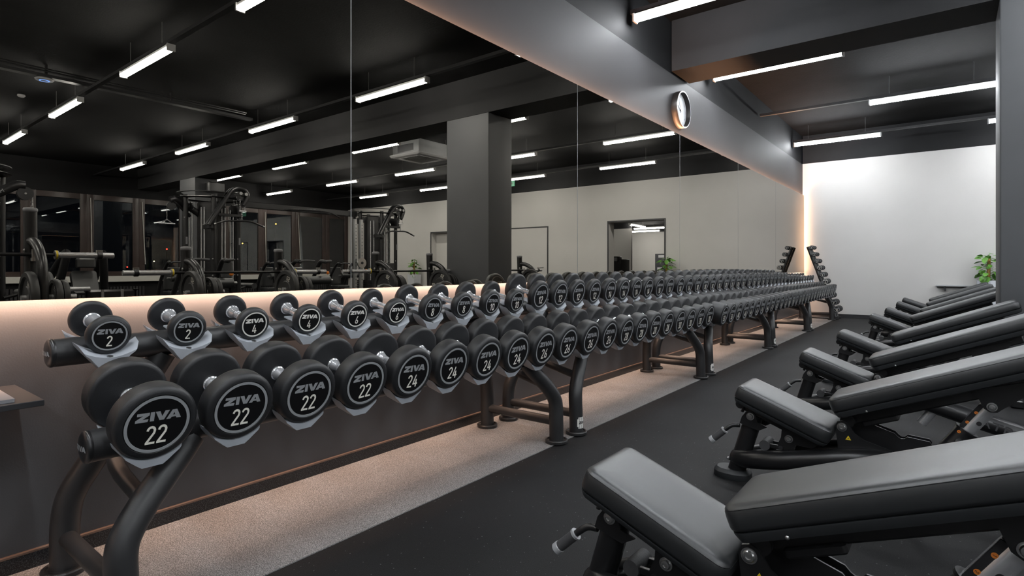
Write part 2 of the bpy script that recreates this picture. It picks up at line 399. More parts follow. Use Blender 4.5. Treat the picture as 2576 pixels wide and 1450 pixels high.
# closed and recessed doors on the far wall
def door_trim(x0, x1, z, n):
    e = .035; t = MB().box((x0-e, YF-.012, 0), (x0, YF, z+e), M['rim']).box((x1, YF-.012, 0), (x1+e, YF, z+e), M['rim']).box((x0, YF-.012, z), (x1, YF, z+e), M['rim'])
    return struct('trim_%d' % n, t, 'dark door frame')
door_trim(*D1, 3); door_trim(6.77, 8.42, 2.2, 4); door_trim(*D3, 5)
d2 = struct('door_1', MB().box((6.775, YF-.008, 0.01), (8.415, YF-.001, 2.195), M['wallwhite']), 'pale door leaf flush with the far wall')
MB().cyl((6.9, YF-.05, 1.05), (7.04, YF-.05, 1.05), .01, M['steel'], 10).cyl((6.9, YF-.05, 1.05), (6.9, YF-.005, 1.05), .01, M['steel'], 10).obj('handle', d2)
d3 = struct('door_2', MB().box((D3[0], YF+.26, 0), (10.6, YF+.3, D3[2]), M['rim']).box((10.6, YF+.24, 0), (D3[1], YF+.3, D3[2]), M['wallwhite']), 'dark door in a recess of the far wall')
# room beyond the doorway
BR = MB()
BR.box((0.5, YF+.3, -.1), (11.5, 24, 0), M['floor']); BR.box((0.5, YF+.3, 2.72), (11.5, 24, 2.8), M['concrete'])
struct('floor_back', BR, 'floor and ceiling of the room beyond the doorway')
struct('wall_back', MB().box((0.5, 21.9, 0), (11.5, 22, 2.5), M['wallwhite']).box((0.5, 21.9, 2.5), (11.5, 22, 2.72), M['paintup']).box((0.4, YF+.3, 0), (0.5, 22, 2.72), M['wallwhite']).box((11.5, YF+.3, 0), (11.6, 22, 2.72), M['wallwhite'])
       .box((6.10, 17.5, 0), (11.5, 17.6, 2.36), M['wallwhite']).box((6.10, 17.5, 2.36), (11.5, 17.6, 2.72), M['paintup']), 'pale walls of the room beyond the doorway')
bd = struct('door_3', MB().box((6.55, 21.86, 0), (7.15, 21.9, 1.60), M['paintdark'], .01), 'dark door with paper notices in the room beyond')
MB().box((6.72, 21.85, 1.44), (7.0, 21.86, 1.54), M['white']).box((6.85, 21.85, 0.94), (7.05, 21.86, 1.04), M['white']).box((6.85, 21.85, .80), (7.05, 21.86, .90), M['white']).obj('notice', bd)

# ------------------------------------------------------------------ mirrors with lit edges
MZ0, MZ1, MX = 0.937, 2.587, 0.05
ys = [YN+.1] + X_SEAMS[1:-1] + [13.39]
ordn = ['first', 'second', 'third', 'fourth', 'fifth', 'sixth', 'seventh', 'eighth', 'ninth', 'tenth']
ys = [-2.728, -0.458, 1.812, 4.082, 6.352, 8.622, 10.892, 13.365]
lab = ['mirror panel behind the camera', 'tall wall mirror panel at the left edge of the photo', 'tall wall mirror panel second from the left edge', 'tall wall mirror panel reflecting the big pillar', 'wall mirror panel under the clock', 'wall mirror panel just beyond the clock', 'wall mirror panel nearest the far corner']
for i in range(7):
    t = thing('wall_mirror', lab[i], 'mirror', (0, (ys[i]+ys[i+1])/2, MZ0), group='mirror panels along the rack wall')
    hw = (ys[i+1]-ys[i])/2
    MB().box((MX-.006, -hw+.003, 0), (MX, hw-.002, MZ1-MZ0), M['mirror']).obj('glass', t)
    MB().box((0.0, -hw+.08, .08), (MX-.006, hw-.08, MZ1-MZ0-.08), M['rim']).obj('backing_frame', t)
    MB().box((MX-.006, -hw-.0022, 0), (MX+.001, -hw+.0022, MZ1-MZ0), M['joint']).obj('joint_strip', t)

def area(name, loc, rot, sx, sy, power, col):
    l = bpy.data.lights.new(name, 'AREA'); l.shape = 'RECTANGLE'; l.size = sx; l.size_y = sy; l.energy = power; l.color = col
    o = bpy.data.objects.new(name, l); C.objects.link(o); o.location = loc; o.rotation_euler = rot
    return o
WARM = (1.0, 0.60, 0.36)
LY0, LY1 = -2.6, 13.36; LL = LY1-LY0; LM = (LY0+LY1)/2
area('mirror_led_bottom', (0.036, LM, MZ0+.010), (0, math.radians(8), 0), .012, LL, 145, (1.0, 0.64, 0.45))
area('mirror_led_top', (0.014, LM, MZ1-.03), (PI, 0, 0), .010, LL, 140, (1.0, 0.50, 0.26))
area('mirror_led_end', (0.042, 13.368, (MZ0+MZ1)/2), (PI/2, 0, 0), .012, MZ1-MZ0, 4.5, (1.0, .58, .32))

# ------------------------------------------------------------------ ceiling lights
ROWS = [(-2.35, [(.4, ''), (3.5, ''), (6.6, ''), (9.7, ''), (12.8, '')]),  # this row and the next are unseen, added as fill from behind the camera
        (0.15, [(.25, ''), (3.2, ''), (6.3, ''), (9.4, ''), (12.6, '')]),
        (2.65, [(-.2, ''), (1.45, ''), (4.5, ''), (7.7, ''), (10.9, ''), (14.1, '')]),
        (5.18, [(.05, ''), (3.02, ''), (6.16, ''), (9.33, ''), (12.62, '')]),
        (7.46, [(.08, ''), (3.07, ''), (6.22, ''), (9.46, ''), (12.58, '')]),
        (10.0, [(1.56, ''), (4.70, ''), (7.82, ''), (10.95, ''), (14.4, '')]),
        (12.5, [(.035, ''), (3.03, ''), (6.17, ''), (9.55, ''), (12.66, '')])]
ZL = 3.535
rl = ['added fill row far behind the camera', 'added fill row just behind the camera', 'row in front of the camera', 'row just before the deep beam', 'row just behind the deep beam', 'row past the pillar', 'row along the far wall']
xl = ['first', 'second', 'third', 'fourth', 'fifth', 'last']
L15 = 1.47
fb = MB().box((0, -.034, .0), (L15, .034, .028), M['white'], .006)
fb.box((-.010, -.045, -.050), (.010, .045, .030), M['white'], .004); fb.box((L15-.010, -.045, -.050), (L15+.010, .045, .030), M['white'], .004)
fbm = fb.mesh('housing')
fdm = MB().loft([[(x, .044*math.cos(a), -.016 - (.032 if 0 < j < 10 else .020)*math.sin(a)) for j, a in [(j, -PI*.18 + 1.36*PI*j/10) for j in range(11)]] for x in (.011, L15-.011)], M['diff']).mesh('diffuser')
hw = MB().cyl((.25, 0, .03), (.25, 0, ZC-ZL), .003, M['steel'], 6).cyl((L15-.25, 0, .03), (L15-.25, 0, ZC-ZL), .003, M['steel'], 6).mesh('hanger_wire')
for r, (y, xs) in enumerate(ROWS):
    tr = MB().box((.01 if r != 2 else .0, y-.03, ZL+.036), (W-.02, y+.03, ZL+.075), M['rim'])
    tr = tr.obj('lighting_track'); tag(tr, 'black lighting track of the ' + rl[r], 'lighting track', 'lighting tracks across the ceiling')
    for i, (x, _) in enumerate(xs):
        if r == 2 and i == 0: continue
        t = thing('ceiling_light', 'linear ceiling light, ' + xl[i] + ' from the mirrors in the ' + rl[r], 'ceiling light', (x, y, ZL), group='linear ceiling lights')
        link('housing', fbm, t); link('diffuser', fdm, t); link('hanger_wire', hw, t)
# lights in the room beyond
for x, y, rz, lb in ((6.05, 17.3, PI*.47, 'ceiling light along the room beyond the doorway'), (6.9, 19.4, PI, 'ceiling light across the room beyond the doorway, nearer one'), (7.2, 15.6, 0, 'unseen fill light added just inside the doorway for the partition'), (8.0, 20.9, PI, 'ceiling light across the room beyond the doorway, farther one')):  # the unseen one just inside the doorway is added to brighten the partition
    t = thing('ceiling_light', lb, 'ceiling light', (x, y, 2.50), (0, 0, rz), group='linear ceiling lights'); link('housing', fbm, t); link('diffuser', fdm, t)
    MB().cyl((.25, 0, .03), (.25, 0, .22), .003, M['steel'], 6).cyl((L15-.25, 0, .03), (L15-.25, 0, .22), .003, M['steel'], 6).obj('hanger_wire', t)
tray = MB()
tray.box((7.5, -2.8, 3.70), (7.62, 5.15, 3.74), M['rim']); tray.cyl((7.47, -2.8, 3.77), (7.47, 5.0, 3.77), .012, M['rim'], 8); tray.cyl((7.43, -2.8, 3.79), (7.43, 5.0, 3.79), .01, M['rim'], 8)
for y in (-1, .6, 2.2, 3.8): tray.box((7.53, y, 3.74), (7.56, y+.03, ZC-.002), M['rim'])
tag(tray.obj('cable_tray'), 'black cable tray hung under the ceiling, running to the deep beam', 'cable tray')
t = thing('access_point', 'white disc access point with a blue ring under the cable tray', 'access point', (7.56, 2.2, 3.66))
MB().lathe([(.03, .04), (.09, .03), (.11, .015), (.10, 0), (.05, -.006), (.001, -.006)], M['white'], None, 28).obj('body', t)
MB().lathe([(.045, -.0075), (.055, -.0085), (.060, -.0065)], emit('blue_ring', (.1, .3, 1), 3), None, 28, False).obj('light_ring', t)
for p, lb in (((3.0, 2.35, ZC-.04), 'small white smoke detector on the ceiling near the mirrors'), ((9.6, 2.35, ZC-.04), 'small white smoke detector on the ceiling near the cable tray')):
    tag(MB().lathe([(.05, .04), (.055, .02), (.035, 0), (.001, -.004)], M['white'], Matrix.Translation(p), 20).obj('smoke_detector'), lb, 'smoke detector', 'smoke detectors')
# air conditioning cassette
t = thing('air_conditioner', 'pale cassette air conditioner hung below the ceiling behind the pillar', 'air conditioner', (6.85, 8.6, 3.45))
MB().box((-.42, -.42, .05), (.42, .42, .33), M['aluminium'], .01).obj('casing', t)
MB().loft([[(x, y, z) for x, y in inset(rrect(-.48, -.48, .48, .48, .05), i)] for i, z in ((0, .05), (0, .03), (.03, .0), (.12, -.015), (.13, -.008))], M['white']).obj('fascia', t)
g = MB()
for j in range(12): g.box((-.30+j*.05, -.3, -.014), (-.30+j*.05+.03, .3, -.008), M['rim'])
g.obj('grille', t)
for hx, hy in ((-.4, -.4), (.4, -.4), (-.4, .4), (.4, .4)): MB().cyl((hx, hy, .3), (hx, hy, ZC-3.45), .006, M['steel'], 8).obj('hanger_rod', t)
MB().box((-.25, -.42, .1), (.25, -.425, .25), M['rim']).cyl((.3, .42, .2), (.3, .47, .2), .05, M['rim'], 14).obj('service_port', t)
# exit sign
t = thing('exit_sign', 'green exit sign on the dark band of the far wall', 'sign', (8.12, YF-.02, 3.50))
MB().box((-.16, -.015, 0), (.16, .02, .17), M['green'], .004).obj('panel', t)
sg = MB(); T = basis((0, -.017, .085), (1, 0, 0), (0, 0, 1))
sg.flat([(-.11, -.02), (-.04, -.02), (-.04, -.05), (0, 0), (-.04, .05), (-.04, .02), (-.11, .02)], M['white'], T, 0).flat([(.04, -.06), (.11, -.06), (.11, .06), (.04, .06)], M['white'], T, 0)
sg.obj('pictogram', t)
# speaker
t = thing('loudspeaker', 'black loudspeaker mounted high beside the window pillar', 'loudspeaker', (12.24, 6.62, 3.06))
MB().box((-.13, -.19, -.115), (.11, .19, .115), M['satin'], .03).obj('cabinet', t)
MB().cyl((.05, -.12, .08), (.2, -.12, .10), .02, M['rim'], 10).cyl((0, 0, .1), (.05, -.12, .14), .015, M['rim'], 10).obj('bracket', t)
MB().box((-.137, -.17, -.095), (-.13, .17, .095), M['rim'], .003).obj('grille', t)

# ------------------------------------------------------------------ clock
t = thing('wall_clock', 'round white wall clock with a dark rim on the grey bulkhead', 'clock', (0, 6.43, 2.892), (0, PI/2, 0))
R = .213   # local z is world +x ; local x is world -z
rimm = MB().lathe([(R-.012, 0), (R, .002), (R, .066), (R-.004, .072), (R-.012, .072), (R-.014, .066), (R-.016, .02)], M['copper'], None, 64)
rimm.obj('rim', t)
MB().lathe([(R-.0135, .0745), (R-.003, .0745), (R-.001, .070), (R-.0155, .070)], M['aluminium'], None, 64, False).obj('bezel', t)
dl = MB().lathe([(R-.012, .018), (R-.012, .022), (.0005, .022)], M['dial'], None, 64)
for k in range(1, 13):
    a = 2*PI*k/12; T = Matrix.Translation((-.165*math.cos(a), .165*math.sin(a), .0228)) @ Matrix.Rotation(PI/2, 4, 'Z')
    text(dl, str(k), M['board'], T, .045)
for k in range(60):
    a = 2*PI*k/60; T = Matrix.Rotation(-a, 4, 'Z'); dl.box((-.193, -.0007, .0221), (-.185, .0007, .0226), M['board'], 0, T)
dl.obj('dial', t)
for nm, L, w, a in (('hour_hand', .09, .006, (9+57/60)/12*2*PI), ('minute_hand', .145, .004, 57/60*2*PI)):
    MB().box((-L, -w/2, .026), (.03, w/2, .0275), M['rim'], 0, Matrix.Rotation(-a, 4, 'Z')).obj(nm, t)
MB().lathe([(.009, .022), (.009, .03), (.0005, .031)], M['rim'], None, 16).obj('hub', t)

# ------------------------------------------------------------------ wall shelf with a board, near left edge
t = thing('wall_shelf', 'small dark wall shelf at the left edge beside the first rack', 'shelf', (0.003, 0.20, .63))
MB().box((0, -.35, 0), (.36, .278, .018), M['rim'], .003).obj('board', t)
MB().box((0, -.2, -.12), (.02, -.17, 0), M['rim']).box((0, -.2, -.02), (.25, -.17, 0), M['rim']).obj('bracket', t)
t = thing('display_board', 'grey board with gold lettering lying on the small dark shelf', 'board', (0.19, 0.17, .6485))
MB().loft([[(x, y, z) for x, y in rrect(-.155, -.3, .145, .245, .006)] for z in (0, .010)], M['board']).obj('panel', t)
MB().loft([[(x, y, z) for x, y in rrect(.03, -.26, .125, .19, .03)] for z in (.010, .0115)], M['rim']).obj('label', t)
gl = MB()
for j in range(16): gl.box((.066, -.22+j*.018, .0115), (.084, -.22+j*.018+.012, .0122), M['gold'])
for y in (.16,): gl.box((.045, y, .0115), (.11, y+.003, .0122), M['gold'])
gl.obj('gold_lettering', t)

# ------------------------------------------------------------------ dumbbell racks
RC = [1.749, 4.21, 6.675, 9.14, 11.60]
TILT = math.radians(13); PITCH = .2435
UB = (.235, .772); LB = (.59, .538); BR_ = .046
def saddle_mesh(cz, dp):
    """front and back cradles for one dumbbell about the bar axis; the trough bottom sits at height cz over the axis"""
    mb = MB(); T = Matrix.Rotation(TILT, 4, 'Y')
    top = [(y, cz + .040*(abs(y)/.088)**1.8) for y in [-.088 + .0176*i for i in range(11)]]
    bot = [(.083, cz+.027), (.066, cz+.004), (.050, cz-dp*.48), (.033, cz-dp), (-.033, cz-dp), (-.050, cz-dp*.48), (-.066, cz+.004), (-.083, cz+.027)]
    for s in (1, -1):
        P = top + [(y, z) for y, z in bot]
        a = [(s*.044, y*1.02, z+.002 if i < 11 else max(z, cz-.012)) for i, (y, z) in enumerate(P)]
        b = [(s*.092, y*.96, z if i < 11 else z) for i, (y, z) in enumerate(P)]; c = [(s*.116, y*.84, cz + (z-cz)*(.55 if z > cz else .92)) for i, (y, z) in enumerate(P)]
        rings = [a, b, c] if s < 0 else [c, b, a]
        mb.loft(rings, M['saddle'], T)
        mb.lathe([(.009, 0), (.009, .003), (.004, .0035)], M['steel'], T @ Matrix.Translation((s*.106, 0, cz+.0)), 10)
    mb.box((-.056, -.03, BR_-.004), (.056, .03, BR_+.003), M['saddle'], .003, T)
    return mb.mesh('saddle')
SADM = saddle_mesh(.006, .038), saddle_mesh(-.022, .024)
def leg_path(front, s):
    if front: p = [(.672, 0, .016), (.67, 0, .13), (.664, .003, .25), (.648, .05, .33), (.626, .12, .405), (.608, .175, .46), (.595, .215, .505)]
    else: p = [(.13, 0, .016), (.13, .003, .18), (.14, .018, .27), (.163, .06, .36), (.19, .13, .48), (.232, .27, .735)]
    return [(x, s*(1.118 - d), z) for x, d, z in p]
rackd = ['first dumbbell rack, nearest the camera, holding 2 to 10 above 22 to 26', 'second dumbbell rack from the camera, holding 12 to 16 above 26 to 30',
         'third dumbbell rack from the camera, holding the 50s to 42s below', 'fourth dumbbell rack from the camera, holding the 40s to 32s below', 'fifth dumbbell rack, the last before the far corner']
bar_m = {}
for k in range(5):
    t = thing('dumbbell_rack', 'black two-tier ' + rackd[k], 'dumbbell rack', (0, RC[k], 0), group='two-tier dumbbell racks along the mirror wall')
    for nm, (bx, bz) in (('upper_bar', UB), ('lower_bar', LB)):
        if nm not in bar_m:
            bar_m[nm] = MB().cyl((bx, -1.226, bz), (bx, 1.198, bz), BR_, M['black'], 32).mesh(nm)
            for s in (-1, 1):
                # local z points out of the bar end
                T = basis((bx, 1.198, bz), (-1, 0, 0), (0, 0, 1)) if s > 0 else basis((bx, -1.226, bz), (1, 0, 0), (0, 0, 1))
                e = MB().lathe([(BR_, -.004), (BR_+.001, 0), (BR_+.001, .004), (BR_-.002, .0085), (BR_*.80, .0125), (BR_*.45, .0155), (.001, .0165)], M['satin'], T, 32)
                for P in ziva_polys():
                    n = []
                    sc = .0155
                    e.add([(x*sc, y*sc, .0172 - 2.6*((x*sc)**2+(y*sc)**2)) for x, y in P], [tuple(range(len(P)))], M['ring'], T)
                bar_m[nm, s] = e.mesh('end_cap')
        b = link(nm, bar_m[nm], t)
        for s in (-1, 1): link('end_cap', bar_m[nm, s], b)
    for front in (1, 0):
        for s in (-1, 1):
            key = ('leg', front, s)
            if key not in bar_m:
                P = leg_path(front, s)
                lm = MB().tube(P, .0425, M['black'], 24, 7)
                bar_m[key] = lm.mesh('leg')
                x, y = P[0][0], P[0][1]; T = Matrix.Translation((x, y, .004))
                bar_m[key, 'f'] = MB().lathe([(.058, 0), (.066, .003), (.067, .016), (.064, .021), (.056, .021), (.053, .014), (.044, .014), (.043, .02)], M['black'], T, 36).mesh('foot_flange')
            lg = link('leg', bar_m[key], t); lg.location.y = -.048; link('foot_flange', bar_m[key, 'f'], lg)
            if front and s < 0:
                if 'badge' not in bar_m:
                    x, y = .6715, -1.118; bg = MB(); r = .0433
                    def patch(a0, a1, z0, z1, m, rr):
                        n = 10; V = []; F = []
                        for i in range(n+1):
                            a = math.radians(a0 + (a1-a0)*i/n)
                            V += [(x + rr*math.cos(a), y + rr*math.sin(a), z0), (x + rr*math.cos(a), y + rr*math.sin(a), z1)]
                        for i in range(n): F.append((2*i, 2*i+2, 2*i+3, 2*i+1))
                        bg.add(V, F, m)
                    patch(-40, 40, .045, .115, M['ringw'], r); patch(-50, -40, .056, .104, M['ringw'], r); patch(40, 50, .056, .104, M['ringw'], r)
                    for a in (-30, -12, 8, 28): patch(a, a+3, .047, .113, M['rim'], r+.0004)
                    patch(-44, 44, .068, .094, M['ringw'], r+.0008)
                    for P in ziva_polys():
                        V = []
                        for px, pz in P:
                            a = math.radians(px*15); V.append((x+(r+.0014)*math.cos(a), y+(r+.0014)*math.sin(a), .081+pz*.018))
                        bg.add(V, [tuple(range(len(P)))], M['rim'])
                    bar_m['badge'] = bg.mesh('badge')
                o = link('badge', bar_m['badge'], lg); o['label'] = 'white badge on the leg'
    for s in (-1, 1):
        if ('cross', s) not in bar_m:
            bar_m['cross', s] = MB().cyl((.67, s*1.118, .128), (.13, s*1.116, .128), .0265, M['black'], 20).mesh('crossbar')
            bar_m['brace', s] = MB().tube([(.64, s*(1.118-.07), .35), (.40, s*(1.118-.07), .41), (.19, s*(1.118-.13), .47)], .024, M['black'], 16, 4).mesh('brace')
        link('crossbar', bar_m['cross', s], t).location.y = -.048; link('brace', bar_m['brace', s], t).location.y = -.048
    for tier, (bx, bz) in enumerate((UB, LB)):
        for i in range(10):
            o = link('saddle', SADM[tier], t); o.location = (bx, (i-4.5)*PITCH, bz)

# ------------------------------------------------------------------ dumbbells
def dspec(w):
    r = {1: .036, 2: .0655, 4: .0655, 6: .068, 8: .0755, 10: .078, 12: .101, 14: .103, 16: .105, 18: .107, 20: .109}.get(w, .111)
    th = {2: .030, 4: .036, 6: .042, 8: .044, 10: .050, 12: .046, 14: .050, 16: .054, 18: .058, 20: .062, 22: .068, 24: .073, 26: .078, 28: .083, 30: .088}.get(w, .088 + (w-30)*.0026)
    return r, th
HG = .0775   # half of the gap between heads
DM = {}
def dumbbell_meshes(w):
    r, th = dspec(w); big = w >= 12
    TX = basis((0, 0, 0), (0, 1, 0), (0, 0, 1))      # local z -> +x
    b = min(.014, th*.35)
    prof = [(.02, 0), (r-b, 0), (r-b*.45, b*.12), (r-b*.12, b*.45), (r, b)] + [(r, th-b*1.2), (r-b*.15, th-b*.6), (r-b*.6, th-b*.15), (r-b*1.2, th-.0005), (r*.80, th), (r*.785, th-.002), (.02, th-.002)]
    head = MB().lathe(prof, M['rubber'], TX, 56)
    hm = head.mesh('head', 50)
    ro = r*.77; f = MB(); T = basis((th-.0012, 0, 0), (0, 1, 0), (0, 0, 1))
    f.lathe([(r*.785, -.0012), (r*.785, .0), (.0005, 0)], M['disc'], T, 48)
    rg = M['ringw'] if w in (4, 6) else M['ring']
    f.lathe([(ro, 0), (ro, .0014), (ro*.905, .0014), (ro*.905, 0)], rg, T, 56, False)
    big2 = len(str(w)) > 1
    zs = ro*2*.70/ZW; 
    if not big: zs = ro*2*.74/ZW
    zt = T @ Matrix.Translation((0, ro*.30, .0009))
    for P in ziva_polys():
        f.add([(x*zs, y*zs*1.12, 0) for x, y in P], [tuple(range(len(P)))], rg, zt)
    f.add([(x*zs, y*zs*1.12, .0004) for x, y in A_HOLE], [(0, 1, 2)], M['disc'], zt)
    ns = ro*2*(.325 if big else .36)
    nt = T @ Matrix.Translation((0, -ro*.36, .0009))
    for P in number(str(w)):
        f.add([(x*ns*.86, y*ns, 0) for x, y in P], [tuple(range(len(P)))], M['num'], nt)
    fm = f.mesh('face_plate')
    h = MB(); cr = min(.027, r*.42)
    hp = [(cr, -HG-.002), (cr, -HG+.004), (cr*.88, -HG+.008), (cr*.80, -HG+.018), (.0165, -HG+.032), (.0155, -HG+.045)]
    for kx in (-.028, -.018, .0, .018, .028): hp += [(.0155, kx-.003), (.0148, kx-.0025), (.0148, kx+.0), (.0155, kx+.0005)]
    hp += [(r_, -z_) for r_, z_ in reversed(hp[:6])]
    h.lathe(hp, M['chrome'], TX, 28)
    return hm, fm, h.mesh('handle', 25), r, th
def place_dumbbell(w, c, label, group, roll=0.0, tilt=TILT, yaw=0.0):
    if w not in DM: DM[w] = dumbbell_meshes(w)
    hm, fm, hnd, r, th = DM[w]
    Rm = Matrix.Rotation(yaw, 4, 'Z') @ Matrix.Rotation(tilt, 4, 'Y') @ Matrix.Rotation(roll, 4, 'X')
    t = thing('dumbbell', label, 'dumbbell', Vector(c) - (Matrix.Rotation(yaw, 4, 'Z') @ Matrix.Rotation(tilt, 4, 'Y') @ Vector((0, 0, r))), (0, 0, 0), group)
    base = t.location.copy()
    t.rotation_euler = (Matrix.Rotation(yaw, 4, 'Z') @ Matrix.Rotation(tilt, 4, 'Y')).to_euler()
    inner = Matrix.Translation((0, 0, r)) @ Matrix.Rotation(roll, 4, 'X')
    o = link('handle', hnd, t); o.matrix_local = inner
    for s in (1, -1):
        o = link('head', hm, t); o.matrix_local = inner @ Matrix.Rotation(0 if s > 0 else PI, 4, 'Z') @ Matrix.Translation((HG, 0, 0))
        link('face_plate', fm, o)
    return t
UP = [[2,2,4,4,6,6,8,8,10,10], [12,12,12,12,14,14,14,14,16,16], [16,16,18,18,18,18,20,20,20,20], [20,20,18,18,16,16,14,14,12,12], [10,10,8,8,6,6,4,4,2,2]]
LO = [[22,22,22,22,24,24,24,24,26,26], [26,26,28,28,28,28,30,30,30,30], [50,50,48,48,46,46,44,44,42,42], [40,40,38,38,36,36,34,34,32,32], [30,30,28,28,26,26,24,24,22,22]]
rn = ['first', 'second', 'third', 'fourth', 'fifth']
for k in range(5):
    for tier, lst, (bx, bz) in (('upper', UP[k], UB), ('lower', LO[k], LB)):
        for i, w in enumerate(lst):
            r, th = dspec(w)
            j = lst[:i].count(w); n = lst.count(w)
            pos = {1: 'only one', 2: ['nearer of two', 'farther of two'][j] if n == 2 else ''}.get(n, '') or (['first', 'second', 'third', 'fourth'][j] + ' of four')
            z0 = (.780 if tier == 'upper' else .517) + r/math.cos(TILT)*1.0
            lb = 'black round dumbbell marked %d, %s on the %s tier of the %s rack' % (w, pos, tier, rn[k])
            place_dumbbell(w, (bx, RC[k] + (i-4.5)*PITCH, z0), lb, 'dumbbells on the two-tier racks', random.uniform(-.05, .05))

# ------------------------------------------------------------------ leaning corner rack with small dumbbells
t = thing('dumbbell_tree', 'black leaning corner rack holding ten levels of small dumbbells', 'dumbbell rack', (.6, 13.05, 0))
for dy in (-.10, .12):
    MB().tube([(.10, dy, .04), (.02, dy, .25), (-.40, dy, 1.47)], .032, M['black'], 16, 1).obj('post', t)
MB().box((-.42, -.16, .004), (.16, -.08, .035), M['black'], .012).box((-.42, .14, .004), (.16, .22, .035), M['black'], .012).box((-.45, -.16, .004), (-.38, .22, .035), M['black'], .012).obj('base', t)
def tree_dumbbell_mesh(w, r):
    hs = []; TY = basis((0, 0, 0), (1, 0, 0), (0, 0, 1)) # local z -> -y
    L = .036
    for off in (.035, -.035-L):
        hs.append(MB().lathe([(r*.6, off), (r-.004, off), (r, off+.004), (r, off+L-.004), (r-.004, off+L), (.001, off+L)], M['rubber'], TY, 28).mesh('head'))
    f = MB(); T = basis((0, -(.035+L)-.0005, 0), (1, 0, 0), (0, 0, 1))
    f.lathe([(r*.84, 0), (r*.84, .0005), (.001, .0005)], M['disc'], T, 28)
    rg = M['ringw'] if w in (4, 6) else M['ring']
    f.lathe([(r*.84, .0004), (r*.84, .0016), (r*.74, .0016), (r*.74, .0004)], rg, T, 32, False)
    for P in ziva_polys(): f.add([(x*r*.27, y*r*.30 + r*.28, .0012) for x, y in P], [tuple(range(len(P)))], rg, T)
    for P in number(str(w)): f.add([(x*r*.68, y*r*.7-r*.27, .0012) for x, y in P], [tuple(range(len(P)))], M['num'], T)
    hd = MB().cyl((0, -.036, 0), (0, .036, 0), .014, M['chrome'], 16)
    return hs, f.mesh('face_plate'), hd.mesh('handle')
for i in range(10):
    w = i+1; z = 1.455 - i*.1385; r = .041 + .0025*i
    x = .6 - .40 + (1.47-z)/1.22*.42 + .032 + r*1.05
    hm, fm, hd = tree_dumbbell_mesh(w, r)
    for q, dy in ((0, 12.92), (1, 13.12)):
        d = thing('small_dumbbell', 'small round dumbbell marked %d on the leaning corner rack, %s one' % (w, ['front', 'rear'][q]), 'dumbbell', (x, dy, z), group='small dumbbells on the corner rack')
        front = link('head', hm[0], d); link('head', hm[1], d); link('face_plate', fm, front); link('handle', hd, d)
    pg = MB().box((x-.6-r-.03, -.17, z-r*.7), (x-.6-r*.72, .19, z-r*.45), M['black'], .004).obj('shelf_bracket', t)

# ------------------------------------------------------------------ adjustable benches
def pad(L, wd, w_end, h, rnd, plan_n=6):
    """cushion with rounded plan, welt, stitched seam and crowned top; local x length, y width, z up from 0"""
    def outline(i):
        P = []
        y0, y1 = wd/2 - i, w_end/2 - i
        for cx, sy, hw_, a0 in ((L-i, -1, y1, -PI/2), (L-i, 1, y1, 0), (i, 1, y0, PI/2), (i, -1, y0, PI)):
            rr = max(.004, rnd - i*.8)
            cx_ = cx - rr if cx > L/2 else cx + rr
            for k in range(plan_n+1):
                a = a0 + PI/2*k/plan_n
                P.append((cx_ + rr*math.cos(a), sy*(hw_-rr) + rr*math.sin(a)))
        return P
    return outline
def cushion(L, wd, w_end, h, rnd, T):
    o = pad(L, wd, w_end, h, rnd); mb = MB()
    ly = [(.010, 0), (.002, .006), (0, .012), (0, h*.52), (.001, h*.70), (.0025, h*.775), (.0045, h*.785), (.0045, h*.795), (.003, h*.805), (.0065, h*.88), (.013, h*.94), (.024, h*.975), (.045, h), (.075, h*1.01)]
    mb.loft([[(x, y, z) for x, y in o(i)] for i, z in ly], M['vinyl'], T)
    # thread line
    ring = o(.0036); n = len(ring)
    st = MB()
    mb.loft([[(x, y, h*.783) for x, y in o(.0033)], [(x, y, h*.797) for x, y in o(.0033)]], M['thread'], T, cap=False)
    return mb
def shell(L, wd, w_end, h, rnd, T, off=0.0):
    o = pad(L, wd, w_end, h, rnd); mb = MB()
    mb.loft([[(x, y, z) for x, y in o(i)] for i, z in ((.03, -h), (.012, -h*.8), (.004+off, -.004), (.004+off, 0), (.012, 0))], M['tray'], T)
    return mb
def bolt(mb, x, z, y, s, r=.014):
    T = basis((x, y, z), (1, 0, 0), (0, 0, 1)) if s < 0 else basis((x, y, z), (-1, 0, 0), (0, 0, 1))
    mb.lathe([(r*1.3, 0), (r*1.3, .002), (r, .002), (r*.98, .006), (r*.8, .009), (r*.45, .0095), (r*.42, .006), (.0005, .006)], M['steel'], T, 20)
def tri_sign(mb, x, z, y, s, size=.026, m1='yellow'):
    T = basis((x, y, z), (1, 0, 0), (0, 0, 1)) if s < 0 else basis((x, y, z), (-1, 0, 0), (0, 0, 1))
    q = [(size*.5*math.cos(a)*1.1, size*.5*math.sin(a)*1.1) for a in (PI/2, PI/2+2*PI/3, PI/2+4*PI/3)]
    mb.flat(q, M['rim'], T, .0003); mb.flat([(a*.88, b*.88) for a, b in q], M['yellow'], T, .0007)
    for a in range(5):
        an = a*PI/2.5; mb.flat([(.0012*math.cos(an+1.57), .0012*math.sin(an+1.57)), (size*.17*math.cos(an), size*.17*math.sin(an)), (-.0012*math.cos(an+1.57), -.0012*math.sin(an+1.57))], M['rim'], T, .001)
BX = 1.70
def P3(x, z, y=0.0): return (x-BX, y, z)
